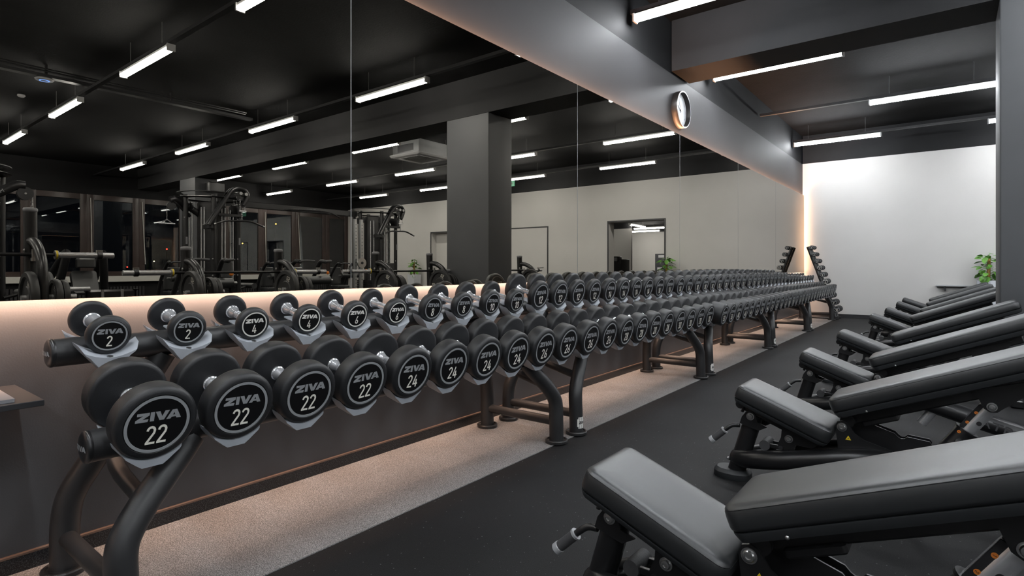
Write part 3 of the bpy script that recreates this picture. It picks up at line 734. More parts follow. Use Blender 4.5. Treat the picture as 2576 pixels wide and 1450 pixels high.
def make_bench():
    t = thing('weight_bench', 'bench', 'weight bench', (0, 0, 0), group='black adjustable benches in a row facing the racks')
    # foot and front post
    o = [(1.582, -.035), (1.62, -.064), (1.69, -.068), (1.742, -.045), (1.752, 0), (1.742, .045), (1.69, .068), (1.62, .064), (1.582, .035), (1.574, 0)]
    o = [(x-BX, y) for x, y in o]
    o2 = catmull([Vector((*p, 0)) for p in o + o[:1]], 3)[:-1]; o2 = [(v.x, v.y) for v in o2]
    MB().loft([[(x, y, z) for x, y in inset(o2, i)] for i, z in ((.002, 0), (0, .004), (0, .028), (.006, .036), (.016, .044))], M['tray']).obj('foot', t)
    post = MB().cyl(P3(1.682, .03), P3(1.772, .335), .041, M['satin'], 28)
    post.cyl(P3(1.648, .085), P3(1.70, .085), .009, M['satin'], 12); post.sphere(P3(1.642, .085), .008, M['steel'], 10)
    post = post.obj('front_post', t)
    # fork holding the seat
    fk = MB()
    for s in (-1, 1):
        T = basis((0, s*.047 - .004, 0), (1, 0, 0), (0, 0, 1)); T = Matrix(((1,0,0,0),(0,0,1,s*.047-.004),(0,1,0,0),(0,0,0,1)))
        poly = [(1.712, .285), (1.722, .318), (1.742, .346), (1.768, .352), (1.786, .335), (1.795, .30), (1.84, .285), (1.80, .262), (1.775, .268)]
        fk.prism([(x-BX, z) for x, z in poly], M['satin'], T, 0, .008)
    bolt(fk, 1.762-BX, .325, -.052, -1); bolt(fk, 1.762-BX, .325, .052, 1)
    fk.cyl(P3(1.762, .325, -.05), P3(1.762, .325, .05), .02, M['satin'], 16)
    fk.obj('fork', t)
    # seat
    a = math.radians(20.9); u = Vector((math.cos(a), 0, -math.sin(a))); w = Vector((math.sin(a), 0, math.cos(a)))
    so = Vector(P3(1.702, .425)); TS = basis(so, u, (0, 1, 0))
    seat = cushion(.432, .276, .290, .072, .034, TS).obj('seat', t)
    shell(.432, .276, .290, .022, .034, TS, .0).obj('seat_shell', seat)
    sf = MB().box((.035, -.045, -.062), (.345, .045, -.018), M['satin'], .01, TS).cyl(TS @ Vector((.03, -.06, -.038)), TS @ Vector((.03, .06, -.038)), .021, M['satin'], 16)
    for yy in (-.05, .03): sf.cyl(TS @ Vector((.05, yy, -.07)), TS @ Vector((.05, yy, -.05)), .007, M['rim'], 10)
    sf.obj('seat_rail', seat)
    # seat linkage
    lk = MB()
    for s in (-1, 1):
        T = Matrix(((1,0,0,0),(0,0,1,s*.05-.004),(0,1,0,0),(0,0,0,1)))
        poly = [(1.905, .305), (1.90, .25), (1.885, .215), (1.90, .185), (1.95, .18), (1.965, .225), (2.03, .222), (2.06, .245)]
        lk.prism([(x-BX, z) for x, z in poly], M['satin'], T, 0, .008)
    bolt(lk, 1.934-BX, .249, -.056, -1); bolt(lk, 1.934-BX, .249, .056, 1)
    for s in (-1, 1): lk.box(P3(1.80, .186, s*.03-.006), P3(1.92, .204, s*.03+.006), M['satin'], .003)
    lk.cyl(P3(1.825, .195, -.045), P3(1.825, .195, .045), .024, M['grip'], 20)
    lk.cyl(P3(1.90, .20, -.062), P3(1.90, .20, .062), .010, M['rim'], 12)
    lk.obj('seat_linkage', t)
    # bowed side rails of the frame
    for s in (-1, 1):
        pts = [(1.69, .100, 0), (1.735, .112, s*.045), (1.86, .142, s*.085), (2.015, .178, s*.092), (2.165, .216, s*.092), (2.26, .230, s*.086), (2.36, .222, s*.06), (2.46, .195, s*.025), (2.58, .16, s*.004)]
        rail = MB().tube([P3(x, z, y) for x, z, y in pts], .043, M['satin'], 20, 6)
        rail = rail.obj('side_rail', t)
    spine = MB().cyl(P3(2.40, .212), P3(2.90, .075), .052, M['satin'], 24).obj('spine_tube', t)
    lt = MB(); T = basis(P3(2.735, .122, -.0535), (.964, 0, -.264), (.264, 0, .964)); text(lt, 'MATRIX', M['grip'], T, .066, 1.3); lt.obj('lettering', spine)
    # pivot plates and stepped cradle
    for s in (-1, 1):
        T = Matrix(((1,0,0,0),(0,0,1,s*.066-.004),(0,1,0,0),(0,0,0,1)))
        pl = MB()
        poly = [(2.126, .348), (2.134, .368), (2.154, .374), (2.174, .365), (2.20, .325), (2.235, .302), (2.30, .285), (2.336, .276), (2.34, .262), (2.33, .20), (2.14, .20), (2.135, .26)]
        pl.prism([(x-BX, z) for x, z in poly], M['satin'], T, 0, .008)
        bolt(pl, 2.152-BX, .346, s*.066 + s*.005, s, .015)
        if s < 0: tri_sign(pl, 2.176-BX, .300, -.0705, -1)
        pl.obj('pivot_plate', t)
    cr = MB()
    for yy in (.0, .045):
        T = Matrix(((1,0,0,0),(0,0,1,yy),(0,1,0,0),(0,0,0,1)))
        poly = [(2.17, .375), (2.22, .372), (2.34, .335), (2.352, .322), (2.362, .316), (2.374, .318), (2.384, .328), (2.46, .322), (2.468, .31), (2.44, .22), (2.17, .22)]
        cr.prism([(x-BX, z) for x, z in poly], M['satin'], T, 0, .006)
    cr.obj('cradle', t)
    # backrest
    a = math.radians(22.0); u = Vector((math.cos(a), 0, math.sin(a)))
    bo = Vector(P3(2.122, .412)); TB = basis(bo, u, (0, 1, 0))
    LBk = .88
    bk = cushion(LBk, .285, .275, .066, .04, TB).obj('backrest', t)
    shell(LBk, .285, .275, .03, .04, TB, .0).obj('backrest_shell', bk)
    br = MB().box((.02, -.04, -.078), (LBk-.12, .04, -.026), M['satin'], .012, TB)
    br.box((.08, -.055, -.095), (.22, .055, -.07), M['satin'], .01, TB); br.sphere(TB @ Vector((.13, -.13, -.02)), .006, M['steel'], 8)
    br.cyl(TB @ Vector((.035, -.062, -.055)), TB @ Vector((.035, .062, -.055)), .026, M['satin'], 18)
    br.obj('backrest_rail', bk)
    # strut bracket, telescopic strut with numbered stops
    for s in (-1, 1):
        T = Matrix(((1,0,0,0),(0,0,1,s*.048-.004),(0,1,0,0),(0,0,0,1)))
        pl = MB()
        poly = [(2.595, .55), (2.615, .535), (2.632, .497), (2.65, .485), (2.672, .487), (2.685, .50), (2.78, .585), (2.80, .63), (2.60, .565)]
        pl.prism([(x-BX, z) for x, z in poly], M['satin'], T, 0, .008)
        bolt(pl, 2.656-BX, .507, s*.048 + s*.005, s, .013)
        pl.obj('strut_bracket', t)
    p0 = Vector((2.656, 0, .507)); p1 = Vector((2.372, 0, .075)); dv = (p1-p0).normalized()
    q = lambda d: tuple((p0 + dv*d) - Vector((BX, 0, 0)))
    st = MB().cyl(q(.0), q(.51), .029, M['chrome'], 28)
    T = basis(q(.0), dv, Vector((0, 0, 1)).cross(dv).cross(dv) if False else (0, -1, 0))
    stb = MB(); nv = Vector((-dv.z, 0, dv.x)); nv = nv if nv.z > 0 else -nv
    # flat black index strip along the camera-facing side of the tube
    TT = basis(Vector(q(.0)) + Vector((0, -.0215, 0)) + nv*.0195, dv, nv)
    stb.box((.02, -.012, -.003), (.133, .012, .003), M['rim'], .002, TT)
    for kx, nn in ((.055, '1'), (.105, '2'), (.153, '3')):
        f = 1.0
        sgn = 1 if (dv.cross(nv)).y < 0 else -1
        Tn = TT @ Matrix.Translation((kx, 0, sgn*(.0034 if kx < .14 else .0125))); 
        poly = [(.0062*math.cos(2*PI*j/18), .0062*math.sin(2*PI*j/18)) for j in range(18)]
        stb.flat(poly if sgn > 0 else poly[::-1], M['orange'], Tn, sgn*.0002)
        Tr = Tn @ Matrix.Translation((0, 0, sgn*.0006)) @ Matrix.Rotation(PI if sgn < 0 else 0, 4, 'X')
        for P in number(nn): stb.add([(x*.0072, y*.0072, 0) for x, y in P], [tuple(range(len(P)))], M['rim'], Tr)
    so_ = st.obj('strut', t); stb.obj('index_strip', so_)
    for kx in (.085,):
        MB().lathe([(.009, 0), (.008, .0012), (.0005, .0012)], M['rim'], basis(Vector(q(kx)) + Vector((0, -.0282, 0)) - nv*.010, (1, 0, 0), (0, 0, 1)), 16).obj('locking_hole', so_)
    sk = MB().cyl(q(.135), q(.40), .037, M['satin'], 24).lathe([(.037, 0), (.042, .0), (.042, .008), (.037, .008)], M['satin'], Matrix.Translation(q(.135)) @ dv.to_track_quat('Z', 'Y').to_matrix().to_4x4(), 24)
    sk.cyl(tuple(Vector(q(.185)) + Vector((0, -.034, 0))), tuple(Vector(q(.185)) + Vector((0, -.062, 0))), .011, M['steel'], 14)
    sk.obj('strut_socket', t)
    # carrying handle at the front
    h = MB().tube([P3(1.70, .262, -.01), P3(1.668, .258, -.012), P3(1.645, .243, -.02), P3(1.60, .20, -.03)], .0105, M['satin'], 14, 5)
    h = h.obj('handle', t)
    A = Vector(P3(1.630, .229, -.0235)); B = Vector(P3(1.580, .181, -.0345))
    g = MB().cyl(A, B, .0165, M['grip'], 22); d = (B-A).normalized()
    g.cyl(A - d*.004, A + d*.003, .0185, M['endcap'], 22); g.cyl(B - d*.002, B + d*.018, .0182, M['endcap'], 22, bev=.002)
    g.obj('grip', h)
    # rear stand
    MB().box(P3(2.86, .004, -.26), P3(2.94, .06, .26), M['satin'], .015).obj('rear_foot', t)
    return t
b0 = make_bench()
allo = list(C.objects); index_children(b0, allo)
bench_at = [(1.455, -.01, 'nearest the camera'), (2.865, 0, 'second from the camera'), (4.275, .01, 'third from the camera'), (5.79, .02, 'fourth from the camera, just before the pillar'),
            (8.05, .045, 'fifth from the camera, just past the pillar'), (9.47, .09, 'sixth from the camera'), (11.25, .11, 'seventh from the camera'), (12.68, .11, 'last one, by the far wall')]
bl = ['with a cut off frame', '', '', '', '', '', '', '']
for i, (y, dx, lb) in enumerate(bench_at):
    o = b0 if i == 0 else copy_tree(b0)
    o.location = (BX + dx, y + .055, 0); o['label'] = 'black padded incline bench with raised backrest, ' + lb

# ------------------------------------------------------------------ plants and shelf by the far wall
def plant(loc, n, seed, h, wide, label, pw=.17, ph=.80):
    rnd = random.Random(seed)
    t = thing('potted_plant', label, 'plant', loc)
    MB().loft([[(x, y, z) for x, y in rrect(-w_, -w_, w_, w_, .015, 3)] for w_, z in ((pw*.8, 0), (pw, ph-.01), (pw, ph), (pw-.012, ph), (pw-.012, ph-.03))], M['pot']).obj('planter', t)
    MB().lathe([(pw*.9, ph-.035), (pw*.9, ph-.025), (.001, ph-.02)], M['soil'], None, 16).obj('soil', t)
    MB().cyl((0, 0, ph-.03), (0.01, 0, ph+h*.85), .026, M['moss'], 12).obj('moss_pole', t)
    lf = MB()
    for i in range(n):
        f = i/n; z = ph + .02 + f*h; a = rnd.uniform(0, 2*PI); L = rnd.uniform(.10, .17)*(1.1-.3*f); rad = wide*(1-.45*f)*rnd.uniform(.25, 1)
        T = Matrix.Translation((rad*.45*math.cos(a), rad*.45*math.sin(a), z)) @ Matrix.Rotation(a, 4, 'Z') @ Matrix.Rotation(rnd.uniform(-.5, .7), 4, 'Y') @ Matrix.Rotation(rnd.uniform(-.5, .5), 4, 'X')
        V = []; F = []
        for k in range(7):
            s = k/6; wv = L*.36*math.sin(PI*min(1, s*.92+.06))**.8; zz = -.35*L*s*s
            V += [(L*s+.03, -wv, zz+.16*wv), (L*s+.03, 0, zz), (L*s+.03, wv, zz+.16*wv)]
        for k in range(6):
            q = 3*k; F += [(q, q+3, q+4, q+1), (q+1, q+4, q+5, q+2)]
        lf.add(V, F, M['leaf'], T)
        lf.tube([(0, 0, z-.03), (rad*.3*math.cos(a), rad*.3*math.sin(a), z), (rad*.5*math.cos(a), rad*.5*math.sin(a), z)], .0035, M['leaf'], 5, 2)
    lf.obj('foliage', t, 60)
plant((3.06, 13.22, 0), 46, 3, .46, .30, 'climbing green plant in a white planter, by the far wall behind the pillar', .16, .81)
plant((12.1, 13.2, 0), 46, 5, .50, .26, 'slim leafy plant in a white planter beyond the cable machine')
t = thing('wall_ledge', 'narrow metal ledge bracketed to the pale far wall', 'shelf', (2.31, YF, .70))
MB().box((0, -.14, -.012), (.60, -.0, .012), M['endcap'], .004).obj('shelf_board', t)
MB().box((.42, -.1, -.10), (.45, 0, -.012), M['rim']).box((.12, -.1, -.10), (.15, 0, -.012), M['rim']).obj('bracket', t)

# ------------------------------------------------------------------ bench press stations with barbells and plates
def plate_mesh(r, th, m50=True):
    p = MB(); TY = basis((0, 0, 0), (1, 0, 0), (0, 0, 1))
    p.lathe([(.028, -th*.35), (r*.42, -th*.35), (r*.46, -th*.2), (r*.74, -th*.2), (r*.80, -th/2), (r*.97, -th/2), (r, -th*.3), (r, th*.3), (r*.97, th/2), (r*.80, th/2), (r*.74, th*.2), (r*.46, th*.2), (r*.42, th*.35), (.028, th*.35)], M['plate'], TY, 48)
    return p.mesh('disc')
def plate_face(r, th, s):
    p = MB()
    for side in (-1, 1):
        T0 = basis((0, side*(th*.2+.0012), 0), (-side, 0, 0), (0, 0, 1))
        for k in range(3):
            T = T0 @ Matrix.Rotation(2*PI*k/3+.4, 4, 'Z') @ Matrix.Translation((0, r*.60, 0))
            for P in number(s): p.add([(x*r*.26, y*r*.24, 0) for x, y in P], [tuple(range(len(P)))], M['num'], T)
    return p.mesh('numerals')
PLM = {}
def plate(w, r, th, loc, label):
    if (w, r) not in PLM: PLM[w, r] = (plate_mesh(r, th), plate_face(r, th, w))
    t = thing('weight_plate', label, 'weight plate', loc, group='black weight plates on the press stations')
    link('disc', PLM[w, r][0], t); link('numerals', PLM[w, r][1], t)
BARM = {}
def barbell(x, yc, z, label):
    t = thing('barbell', label, 'barbell', (x, yc, z), group='barbells on the press stations')
    if not BARM:
        BARM['shaft'] = MB().cyl((0, -.66, 0), (0, .66, 0), .014, M['satin'], 14).mesh('shaft')
        for s in (-1, 1):
            BARM['sleeve', s] = MB().cyl((0, s*.66, 0), (0, s*1.08, 0), .025, M['chrome'], 24, bev=.003).mesh('sleeve')
            BARM['collar', s] = MB().cyl((0, s*.645, 0), (0, s*.672, 0), .038, M['steel'], 24, bev=.003).cyl((0, s*.651, 0), (0, s*.664, 0), .0386, M['yellow'], 24).mesh('collar')
            BARM['clamp', s] = MB().cyl((0, s*.95, 0), (0, s*.99, 0), .034, M['rim'], 20, bev=.004).box((-.012, s*.97-.025, .02), (.012, s*.97+.025, .05), M['steel'], .004).mesh('clamp')
    link('shaft', BARM['shaft'], t)
    for s in (-1, 1):
        for nm in ('sleeve', 'collar', 'clamp'): link(nm, BARM[nm, s], t)
ST = {}
def station(yc, zt, zb, label, k):
    t = thing('press_station', label, 'bench press', (3.7, yc, 0), group='bench press stations behind the benches')
    for s in (-1, 1):
        key = (s, zt)
        if key not in ST:
            y = s*.5
            p = MB().tube([(-.02, y, .03), (0, y, zt*.5), (.02, y, zt-.02)], .046, M['satin'], 20, 2, 1.0)
            h = MB().lathe([(.046, -.012), (.050, -.006), (.050, .012), (.044, .022), (.02, .026), (.001, .026)], M['board'], Matrix.Translation((.02, y, zt-.02)), 24)
            a = MB().tube([(0, y, zb+.12), (-.14, y, zb+.10), (-.29, y, zb), (-.37, y, zb-.20), (-.39, y, .4), (-.39, y, .03)], .036, M['satin'], 16, 6)
            hk = MB()
            hk.box((-.075, y-.012, zb-.05), (-.03, y+.012, zb-.02), M['steel'], .004).box((-.09, y-.012, zb-.05), (-.072, y+.012, zb+.05), M['steel'], .004)
            bolt(hk, -.02, zb+.04, y-.047 if s > 0 else y-.047, -1, .012)
            hr = MB().cyl((-.28, y-.12, .80), (-.28, y+.24, .80), .024, M['chrome'], 16)
            ST[key] = [p.mesh('upright'), h.mesh('cap'), a.mesh('arched_leg'), hk.mesh('bar_hook'), hr.mesh('storage_peg')]
            ST['base', s] = MB().box((-.45, y-.04, .004), (.25, y+.04, .05), M['satin'], .015).mesh('floor_rail')
        u = link('upright', ST[key][0], t); link('cap', ST[key][1], u)
        link('arched_leg', ST[key][2], t); link('bar_hook', ST[key][3], t); link('storage_peg', ST[key][4], t); link('floor_rail', ST['base', s], t)
    if 'pad' not in ST:
        ST['pad'] = cushion(1.15, .28, .28, .06, .04, Matrix.Translation((.10, 0, .39))).mesh('bench_pad')
        ST['beam'] = MB().box((-.05, -.5, .10), (.02, .5, .17), M['satin'], .012).box((-.02, -.04, .12), (1.2, .04, .18), M['satin'], .01).box((1.1, -.04, .004), (1.2, .04, .39), M['satin'], .01).box((.2, -.03, .18), (.26, .03, .39), M['satin'], .01).mesh('centre_beam')
    link('bench_pad', ST['pad'], t); link('centre_beam', ST['beam'], t)
sn = ['first', 'second', 'third', 'fourth']
SY = [(.76, 1.55, 1.15), (2.99, 1.255, .99), (5.39, 1.255, .99), (7.72, 1.255, .99)]
for k, (yc, zt, zb) in enumerate(SY):
    if k == 3: yc = 7.62
    station(yc, zt, zb, 'black bench press station behind the benches, %s from the camera end' % sn[k], k)
    barbell(3.645, yc, zb + .005, 'olympic barbell resting on the %s press station' % sn[k])
    for s in (-1, 1):
        y = yc + s*.5
        sd = 'near' if s < 0 else 'far'
        plate('50', .215, .055, (3.42, y-.07, .80), 'large black 50 plate on the %s peg of the %s press station' % (sd, sn[k]))
        plate('25', .15, .045, (3.42, y+.10, .80), 'medium black 25 plate on the %s peg of the %s press station' % (sd, sn[k]))
        plate('15', .145, .04, (3.42, y+.15, .80), 'outermost black 15 plate on the %s peg of the %s press station' % (sd, sn[k]))

# ------------------------------------------------------------------ cable machines
def cable_tower(cx, cy, label, lat=True, leftarm=True, seed=0):
    t = thing('cable_tower', label, 'cable machine', (cx, cy, 0), group='multi-station cable towers')
    ZT = 2.33
    for j in range(6):
        a = 2*PI*j/6 + .35; x, y = .50*math.cos(a), .50*math.sin(a)
        cp = MB().cyl((x, y, .03), (x, y, ZT+.04), .042, M['satin'], 18)
        for z in (.9, 1.2, 1.95): cp.sphere((x-.03, y-.03, z), .012, M['steel'], 8)
        cp = cp.obj('column', t)
        if j in (2, 4):
            pl = MB().box((x-.046, y-.016, 1.47), (x-.040, y+.016, 1.60), M['board'])
            pl.obj('instruction_plate', cp)
        # guide rods and weight stack inside
        x2, y2 = .34*math.cos(a+.5), .34*math.sin(a+.5)
        MB().box((-.05, -.13, .07), (.03, .13, 2.26), M['satin'], .012, Matrix.Rotation(a+.5, 4, 'Z') @ Matrix.Translation((.20, 0, 0))).obj('shroud', t)
        g = MB().cyl((x2-.06, y2, .1), (x2-.06, y2, 2.15), .011, M['chrome'], 10).cyl((x2+.06, y2, .1), (x2+.06, y2, 2.15), .011, M['chrome'], 10)
        g.obj('guide_rod', t)
        wsn = MB()
        for q in range(14): wsn.box((x2-.1, y2-.05, .12+q*.045), (x2+.1, y2+.05, .12+q*.045+.04), M['satin'], .004)
        wsn.obj('weight_stack', t)
        pu = MB().cyl((x*.8, y*.8-.012, 2.17), (x*.8, y*.8+.012, 2.17), .07, M['rim'], 20); pu.obj('pulley', t)
    MB().lathe([(.44, ZT-.01), (.56, ZT-.01), (.58, ZT+.0), (.56, ZT+.01), (.44, ZT+.01)], M['satin'], None, 48, False).lathe([(.50, ZT+.09), (.58, ZT+.09), (.58, ZT+.10), (.50, ZT+.10)], M['satin'], None, 48, False).obj('crown_ring', t)
    MB().lathe([(.38, .004), (.62, .004), (.62, .06), (.38, .06)], M['satin'], None, 40).obj('base_ring', t)
    if lat:
        # tall looped pulldown arm leaning along +y
        lx = -.55
        for q in (-.05, .05):
            pts = [(lx+q, -.313, 1.80), (lx+q, -.06, 2.22), (lx+q, .053, 2.40), (lx+q, .12, 2.475), (lx+q, .215, 2.51), (lx+q, .32, 2.495), (lx+q, .385, 2.42), (lx+q, .37, 2.33), (lx+q, .304, 2.20)]
            MB().tube(pts, .036, M['satin'], 14, 5).obj('pulldown_arm', t)
        MB().box((lx-.06, -.32, 1.74), (-.35, -.24, 1.82), M['satin'], .01).box((lx-.04, -.14, 1.98), (lx+.04, .30, 2.03), M['satin'], .01).box((lx+.02, .24, 2.0), (-.30, .32, 2.22), M['satin'], .01).obj('arm_bracket', t)
        MB().cyl((lx-.10, .24, 2.42), (lx+.10, .24, 2.42), .03, M['steel'], 12).cyl((lx-.10, .34, 2.41), (lx+.10, .34, 2.41), .03, M['steel'], 12).cyl((lx-.02, .25, 2.33), (lx+.02, .25, 2.33), .05, M['rim'], 18).cyl((lx-.02, .34, 2.33), (lx+.02, .34, 2.33), .05, M['rim'], 18).obj('pulley_pair', t)
        ch = MB()
        for sd in (0, 1):
            for q in range(9):
                ch.lathe([(.007, -.004), (.013, 0), (.007, .004)], M['chrome'], Matrix.Translation((lx-.06, .24+sd*.09, 2.30-q*.022)) @ Matrix.Rotation(PI/2, 4, 'X' if q % 2 else 'Y'), 8, False)
        ch.box((lx-.07, .22, 2.08), (lx-.05, .36, 2.11), M['chrome'], .004)
        for q in range(8): ch.lathe([(.007, -.004), (.014, 0), (.007, .004)], M['chrome'], Matrix.Translation((lx-.06, .275, 2.07-q*.021)) @ Matrix.Rotation(PI/2, 4, 'X' if q % 2 else 'Y'), 8, False)
        ch.obj('chain', t)
        MB().tube([(lx-.06, -.20, 1.832), (lx-.06, -.02, 1.894), (lx-.06, .2, 1.905), (lx-.06, .441, 1.908), (lx-.06, .675, 1.831)], .017, M['satin'], 12, 4).cyl((lx-.06, -.20, 1.832), (lx-.06, -.235, 1.82), .021, M['steel'], 12).cyl((lx-.06, .675, 1.831), (lx-.06, .71, 1.82), .021, M['steel'], 12).obj('pulldown_bar', t)
    if leftarm:
        pts = [(0, -.14, 1.97), (0, -.32, 2.10), (0, -.60, 2.265), (0, -.72, 2.25)]
        MB().tube(pts, .04, M['satin'], 14, 4, 1.5).tube([(0, -.38, 1.98), (0, -.52, 2.12), (0, -.66, 2.23)], .03, M['satin'], 12, 3).obj('pulley_arm', t)
        lt = MB(); text(lt, 'MATRIX', M['ring'], basis((-.042, -.42, 2.165), (0, -.86, .51), (0, .51, .86)), .05); lt.obj('lettering', t)
        MB().cyl((-.02, -.70, 2.15), (.02, -.70, 2.15), .075, M['rim'], 24).obj('pulley', t)
        ch = MB()
        for q in range(10): ch.lathe([(.006, -.003), (.011, 0), (.006, .003)], M['chrome'], Matrix.Translation((0, -.77, 2.10-q*.02)) @ Matrix.Rotation(PI/2, 4, 'X' if q % 2 else 'Y'), 8, False)
        ch.tube([(0, -.77, 1.90), (0, -.88, 1.83)], .009, M['chrome'], 8, 1).tube([(0, -.77, 1.90), (0, -.66, 1.83)], .009, M['chrome'], 8, 1).cyl((0, -.90, 1.83), (0, -.64, 1.83), .013, M['chrome'], 10)
        ch.obj('triangle_handle', t)
    # seat and thigh pads
    MB().box((-.16, .72, .44), (.16, 1.05, .51), M['vinyl'], .03).cyl((0, .88, .004), (0, .88, .44), .035, M['satin'], 14).obj('seat', t)
    MB().cyl((-.25, .70, .68), (.25, .70, .68), .055, M['vinyl'], 18).cyl((0, .5, .62), (0, .70, .68), .025, M['satin'], 10).obj('thigh_roller', t)
    MB().box((-.62, -.10, .85), (-.56, .10, 1.15), M['vinyl'], .03).cyl((-.56, 0, 1.0), (-.45, 0, 1.0), .03, M['satin'], 12).obj('back_pad', t)
    return t
cable_tower(8.6, 4.92, 'tall black multi-station cable tower nearer the camera end', True, True)
cable_tower(8.6, 8.75, 'tall black multi-station cable tower nearer the far wall', True, False)
cable_tower(8.0, 1.35, 'cable tower at the left edge of the mirror reflection', False, False)
t = thing('crossover_beam', 'long black crossover beam joining the two cable towers at the top', 'beam', (8.6, 6.8, 2.29), group=None)
MB().box((-.05, -1.36, -.06), (.05, 1.40, .06), M['satin'], .015).obj('girder', t)
MB().tube([(-.10, -.45, -.05), (-.12, -.2, -.02), (-.12, .55, -.02), (-.14, .85, -.12)], .016, M['satin'], 12, 4).cyl((-.05, -.1, 0), (-.12, -.1, -.02), .012, M['steel'], 10).cyl((-.05, .4, 0), (-.12, .4, -.02), .012, M['steel'], 10).obj('pull_up_grip', t)
lt = MB(); text(lt, 'MATRIX', M['ring'], basis((-.0515, .2, 0), (0, -1, 0), (0, 0, 1)), .06); lt.obj('lettering', t)
# perforated adjustable column by the seam
t = thing('adjustable_column', 'pale perforated cable column beside the farther cable tower', 'cable machine', (7.85, 7.62, 0))
for s in (0, 1):
    cl = MB().box((-.03, s*.16-.03, .02), (.03, s*.16+.03, 2.1), M['aluminium'], .006)
    for q in range(22): cl.cyl((-.032, s*.16, .4+q*.075), (-.029, s*.16, .4+q*.075), .010, M['rim'], 10)
    cl.obj('upright', t)
MB().box((-.12, -.2, .0), (.3, .36, .03), M['satin'], .01).obj('base', t)
MB().cyl((-.14, .08, 1.14), (-.10, .08, 1.14), .11, M['steel'], 28).cyl((-.15, .08, 1.14), (-.09, .08, 1.14), .03, M['rim'], 14).obj('pulley_carriage', t)
MB().sphere((-.12, .20, .98), .03, M['orange'], 12).obj('adjusting_knob', t)
# arm of the left-edge machine
t = thing('high_row_machine', 'black lever machine with a pulley arm at the left edge of the mirror', 'cable machine', (7.0, 1.45, 0))
MB().cyl((0, -.25, .03), (0, -.25, 1.9), .06, M['satin'], 18).obj('column', t)
ar = MB().tube([(0, -.35, 1.80), (0, .1, 1.95), (0, .33, 2.09), (0, .43, 2.10)], .045, M['satin'], 16, 4, 1.3).obj('pulley_arm', t)
lt = MB(); text(lt, 'MATRIX', M['ring'], basis((-.05, .12, 1.965), (0, -.88, -.47), (0, -.47, .88)), .06); lt.obj('lettering', ar)
MB().cyl((-.03, .43, 2.0), (.03, .43, 2.0), .085, M['rim'], 28).cyl((-.035, .43, 2.0), (.035, .43, 2.0), .012, M['steel'], 12).obj('pulley', t)
ch = MB()
for q in range(14): ch.lathe([(.008, -.004), (.014, 0), (.008, .004)], M['chrome'], Matrix.Translation((0, .50, 1.95-q*.027)) @ Matrix.Rotation(PI/2, 4, 'X' if q % 2 else 'Y'), 8, False)
ch.obj('chain', t)
MB().box((-.3, -.6, .004), (.3, .4, .06), M['satin'], .02).obj('base', t)
# leg press
t = thing('leg_press', 'black leg press with a slanted pad between the windows and the first press station', 'leg press', (6.0, 2.25, 0))
for s in (-1, 1):
    MB().tube([(.55, s*.30, .05), (.15, s*.24, .75), (.0, s*.19, 1.16), (.05, s*.19, 1.20), (.5, s*.24, .9)], .045, M['satin'], 14, 3).obj('side_rail', t)
a = math.radians(50)
TB = basis((-.05, 0, .72), (0, 1, 0), (.45, 0, .89))
MB().loft([[(x, y, z) for x, y in rrect(-.13, 0, .13, .30, .03, 3)] for z in (-.04, .03)], M['vinyl'], TB).obj('back_pad', t)
MB().box((-.08, -.10, 1.04), (.02, .10, 1.16), M['vinyl'], .03).obj('headrest', t)
MB().box((-.42, -.10, .62), (-.36, .42, .78), M['satin'], .05).obj('foot_platform', t)
for y in (.06, .26): MB().cyl((-.43, y, .3), (-.43, y, .78), .016, M['aluminium'], 12).obj('guide_post', t)
MB().box((-.5, -.45, .004), (.6, .45, .06), M['satin'], .02).obj('base', t)
MB().cyl((-.55, -.62, .80), (-.55, -.1, .80), .024, M['chrome'], 16).cyl((-.55, -.15, .80), (.1, -.22, .80), .02, M['satin'], 12).obj('storage_peg', t)
for i, (y, r) in enumerate(((-.02, .20), (.06, .20))):
    plate('20', r, .05, (5.45, 2.05+y-.35, .80), ['inner', 'outer'][i] + ' black plate hanging beside the leg press')
# padded machines along the row
def padded_machine(x, y, label, k):
    t = thing('padded_machine', label, 'gym machine', (x, y, 0), group='plate loaded machines by the windows')
    MB().box((-.45, -.35, .004), (.45, .35, .06), M['satin'], .02).obj('base', t)
    for s in (-1, 1): MB().tube([(.4, s*.3, .05), (.2, s*.28, .7), (-.1, s*.25, 1.12), (-.3, s*.25, 1.14)], .035, M['satin'], 12, 4).obj('frame_tube', t)
    MB().box((-.1, -.2, .45), (.3, .2, .53), M['vinyl'], .03).cyl((.1, 0, .05), (.1, 0, .46), .05, M['satin'], 12).obj('seat', t)
    MB().box((.28, -.17, .55), (.37, .17, 1.05), M['vinyl'], .04).obj('back_pad', t)
    MB().cyl((-.35, -.28, .82), (-.35, .28, .82), .075, M['vinyl'], 20).cyl((-.35, -.35, .82), (-.35, .35, .82), .02, M['steel'], 10).obj('roller_pad', t)
    MB().tube([(-.3, -.25, 1.14), (-.45, -.25, 1.16), (-.5, -.1, 1.15)], .018, M['grip'], 10, 3).tube([(-.3, .25, 1.14), (-.45, .25, 1.16), (-.5, .1, 1.15)], .018, M['grip'], 10, 3).obj('grip', t)
    MB().sphere((-.25, .32, .95), .03, M['orange'], 10).obj('adjusting_knob', t)
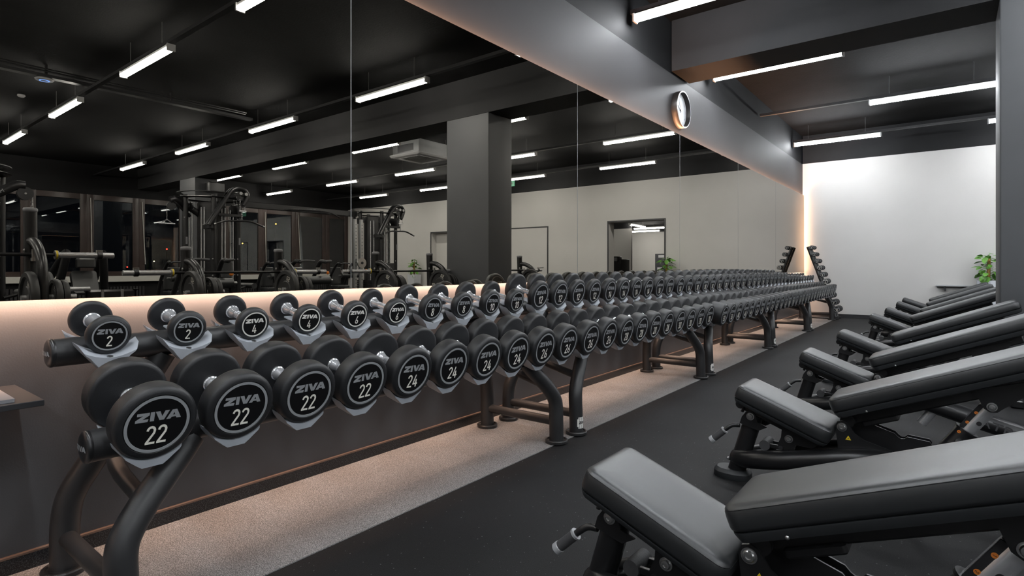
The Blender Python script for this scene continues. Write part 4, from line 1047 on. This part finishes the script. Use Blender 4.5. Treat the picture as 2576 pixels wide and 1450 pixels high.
for k, (x, y) in enumerate(((6.2, 3.7), (6.6, 5.6), (10.8, 5.2), (11.2, 7.6), (11.4, 9.8), (6.9, 10.6))):
    padded_machine(x, y, 'black padded machine seen in the mirror, ' + ['beside the leg press', 'in front of the nearer cable tower', 'behind the nearer cable tower', 'between the towers and the windows', 'by the windows past the farther cable tower', 'by the far wall near the farther cable tower'][k], k)
# vending machine and alarm in the room beyond
t = thing('vending_machine', 'black machine with a tilted screen just inside the doorway beyond the far wall', 'machine', (5.35, 15.0, 0))
MB().box((-.28, -.25, 0), (.28, .3, 1.28), M['satin'], .02).obj('cabinet', t)
MB().box((-.2, -.30, 1.2), (.2, -.02, 1.36), M['satin'], .04).obj('screen_hood', t)
MB().box((-.17, -.305, 1.22), (.17, -.30, 1.33), M['board'], .01).obj('screen', t)
tag(MB().box((4.55, 15.9, 2.58), (4.73, 16.0, 2.66), emit('alarm_red', (1, .06, .03), 1.2), .01).obj('alarm_light'), 'small red light on the ceiling of the room beyond', 'alarm light')

# ------------------------------------------------------------------ world, camera, view
w = bpy.data.worlds.new('night'); bpy.context.scene.world = w; w.use_nodes = True
w.node_tree.nodes['Background'].inputs[0].default_value = (0.010, 0.013, 0.022, 1); w.node_tree.nodes['Background'].inputs[1].default_value = 0.25
cam = bpy.data.cameras.new('camera'); co = bpy.data.objects.new('camera', cam); C.objects.link(co)
FPX, VX, HY = 1418.0, 2392.0, 672.5
th = math.atan((VX-1288)/FPX)
co.location = (2.53, 0, 1.05); co.rotation_euler = (PI/2, 0, th)
cam.sensor_width = 36; cam.lens = FPX/2576*36; cam.shift_y = -(725-HY)/2576; cam.clip_start = .05; cam.clip_end = 200
s = bpy.context.scene; s.camera = co
s.view_settings.view_transform = 'Standard'; s.view_settings.look = 'None'; s.view_settings.exposure = 0.0; s.view_settings.gamma = 1.0
s.view_settings.use_curve_mapping = False
cy = s.cycles
cy.max_bounces = 7; cy.diffuse_bounces = 3; cy.glossy_bounces = 5; cy.transmission_bounces = 4; cy.transparent_max_bounces = 8
cy.caustics_reflective = False; cy.caustics_refractive = False; cy.sample_clamp_indirect = 4.0
cy.use_denoising = True
cy.use_adaptive_sampling = True; cy.adaptive_threshold = 0.05
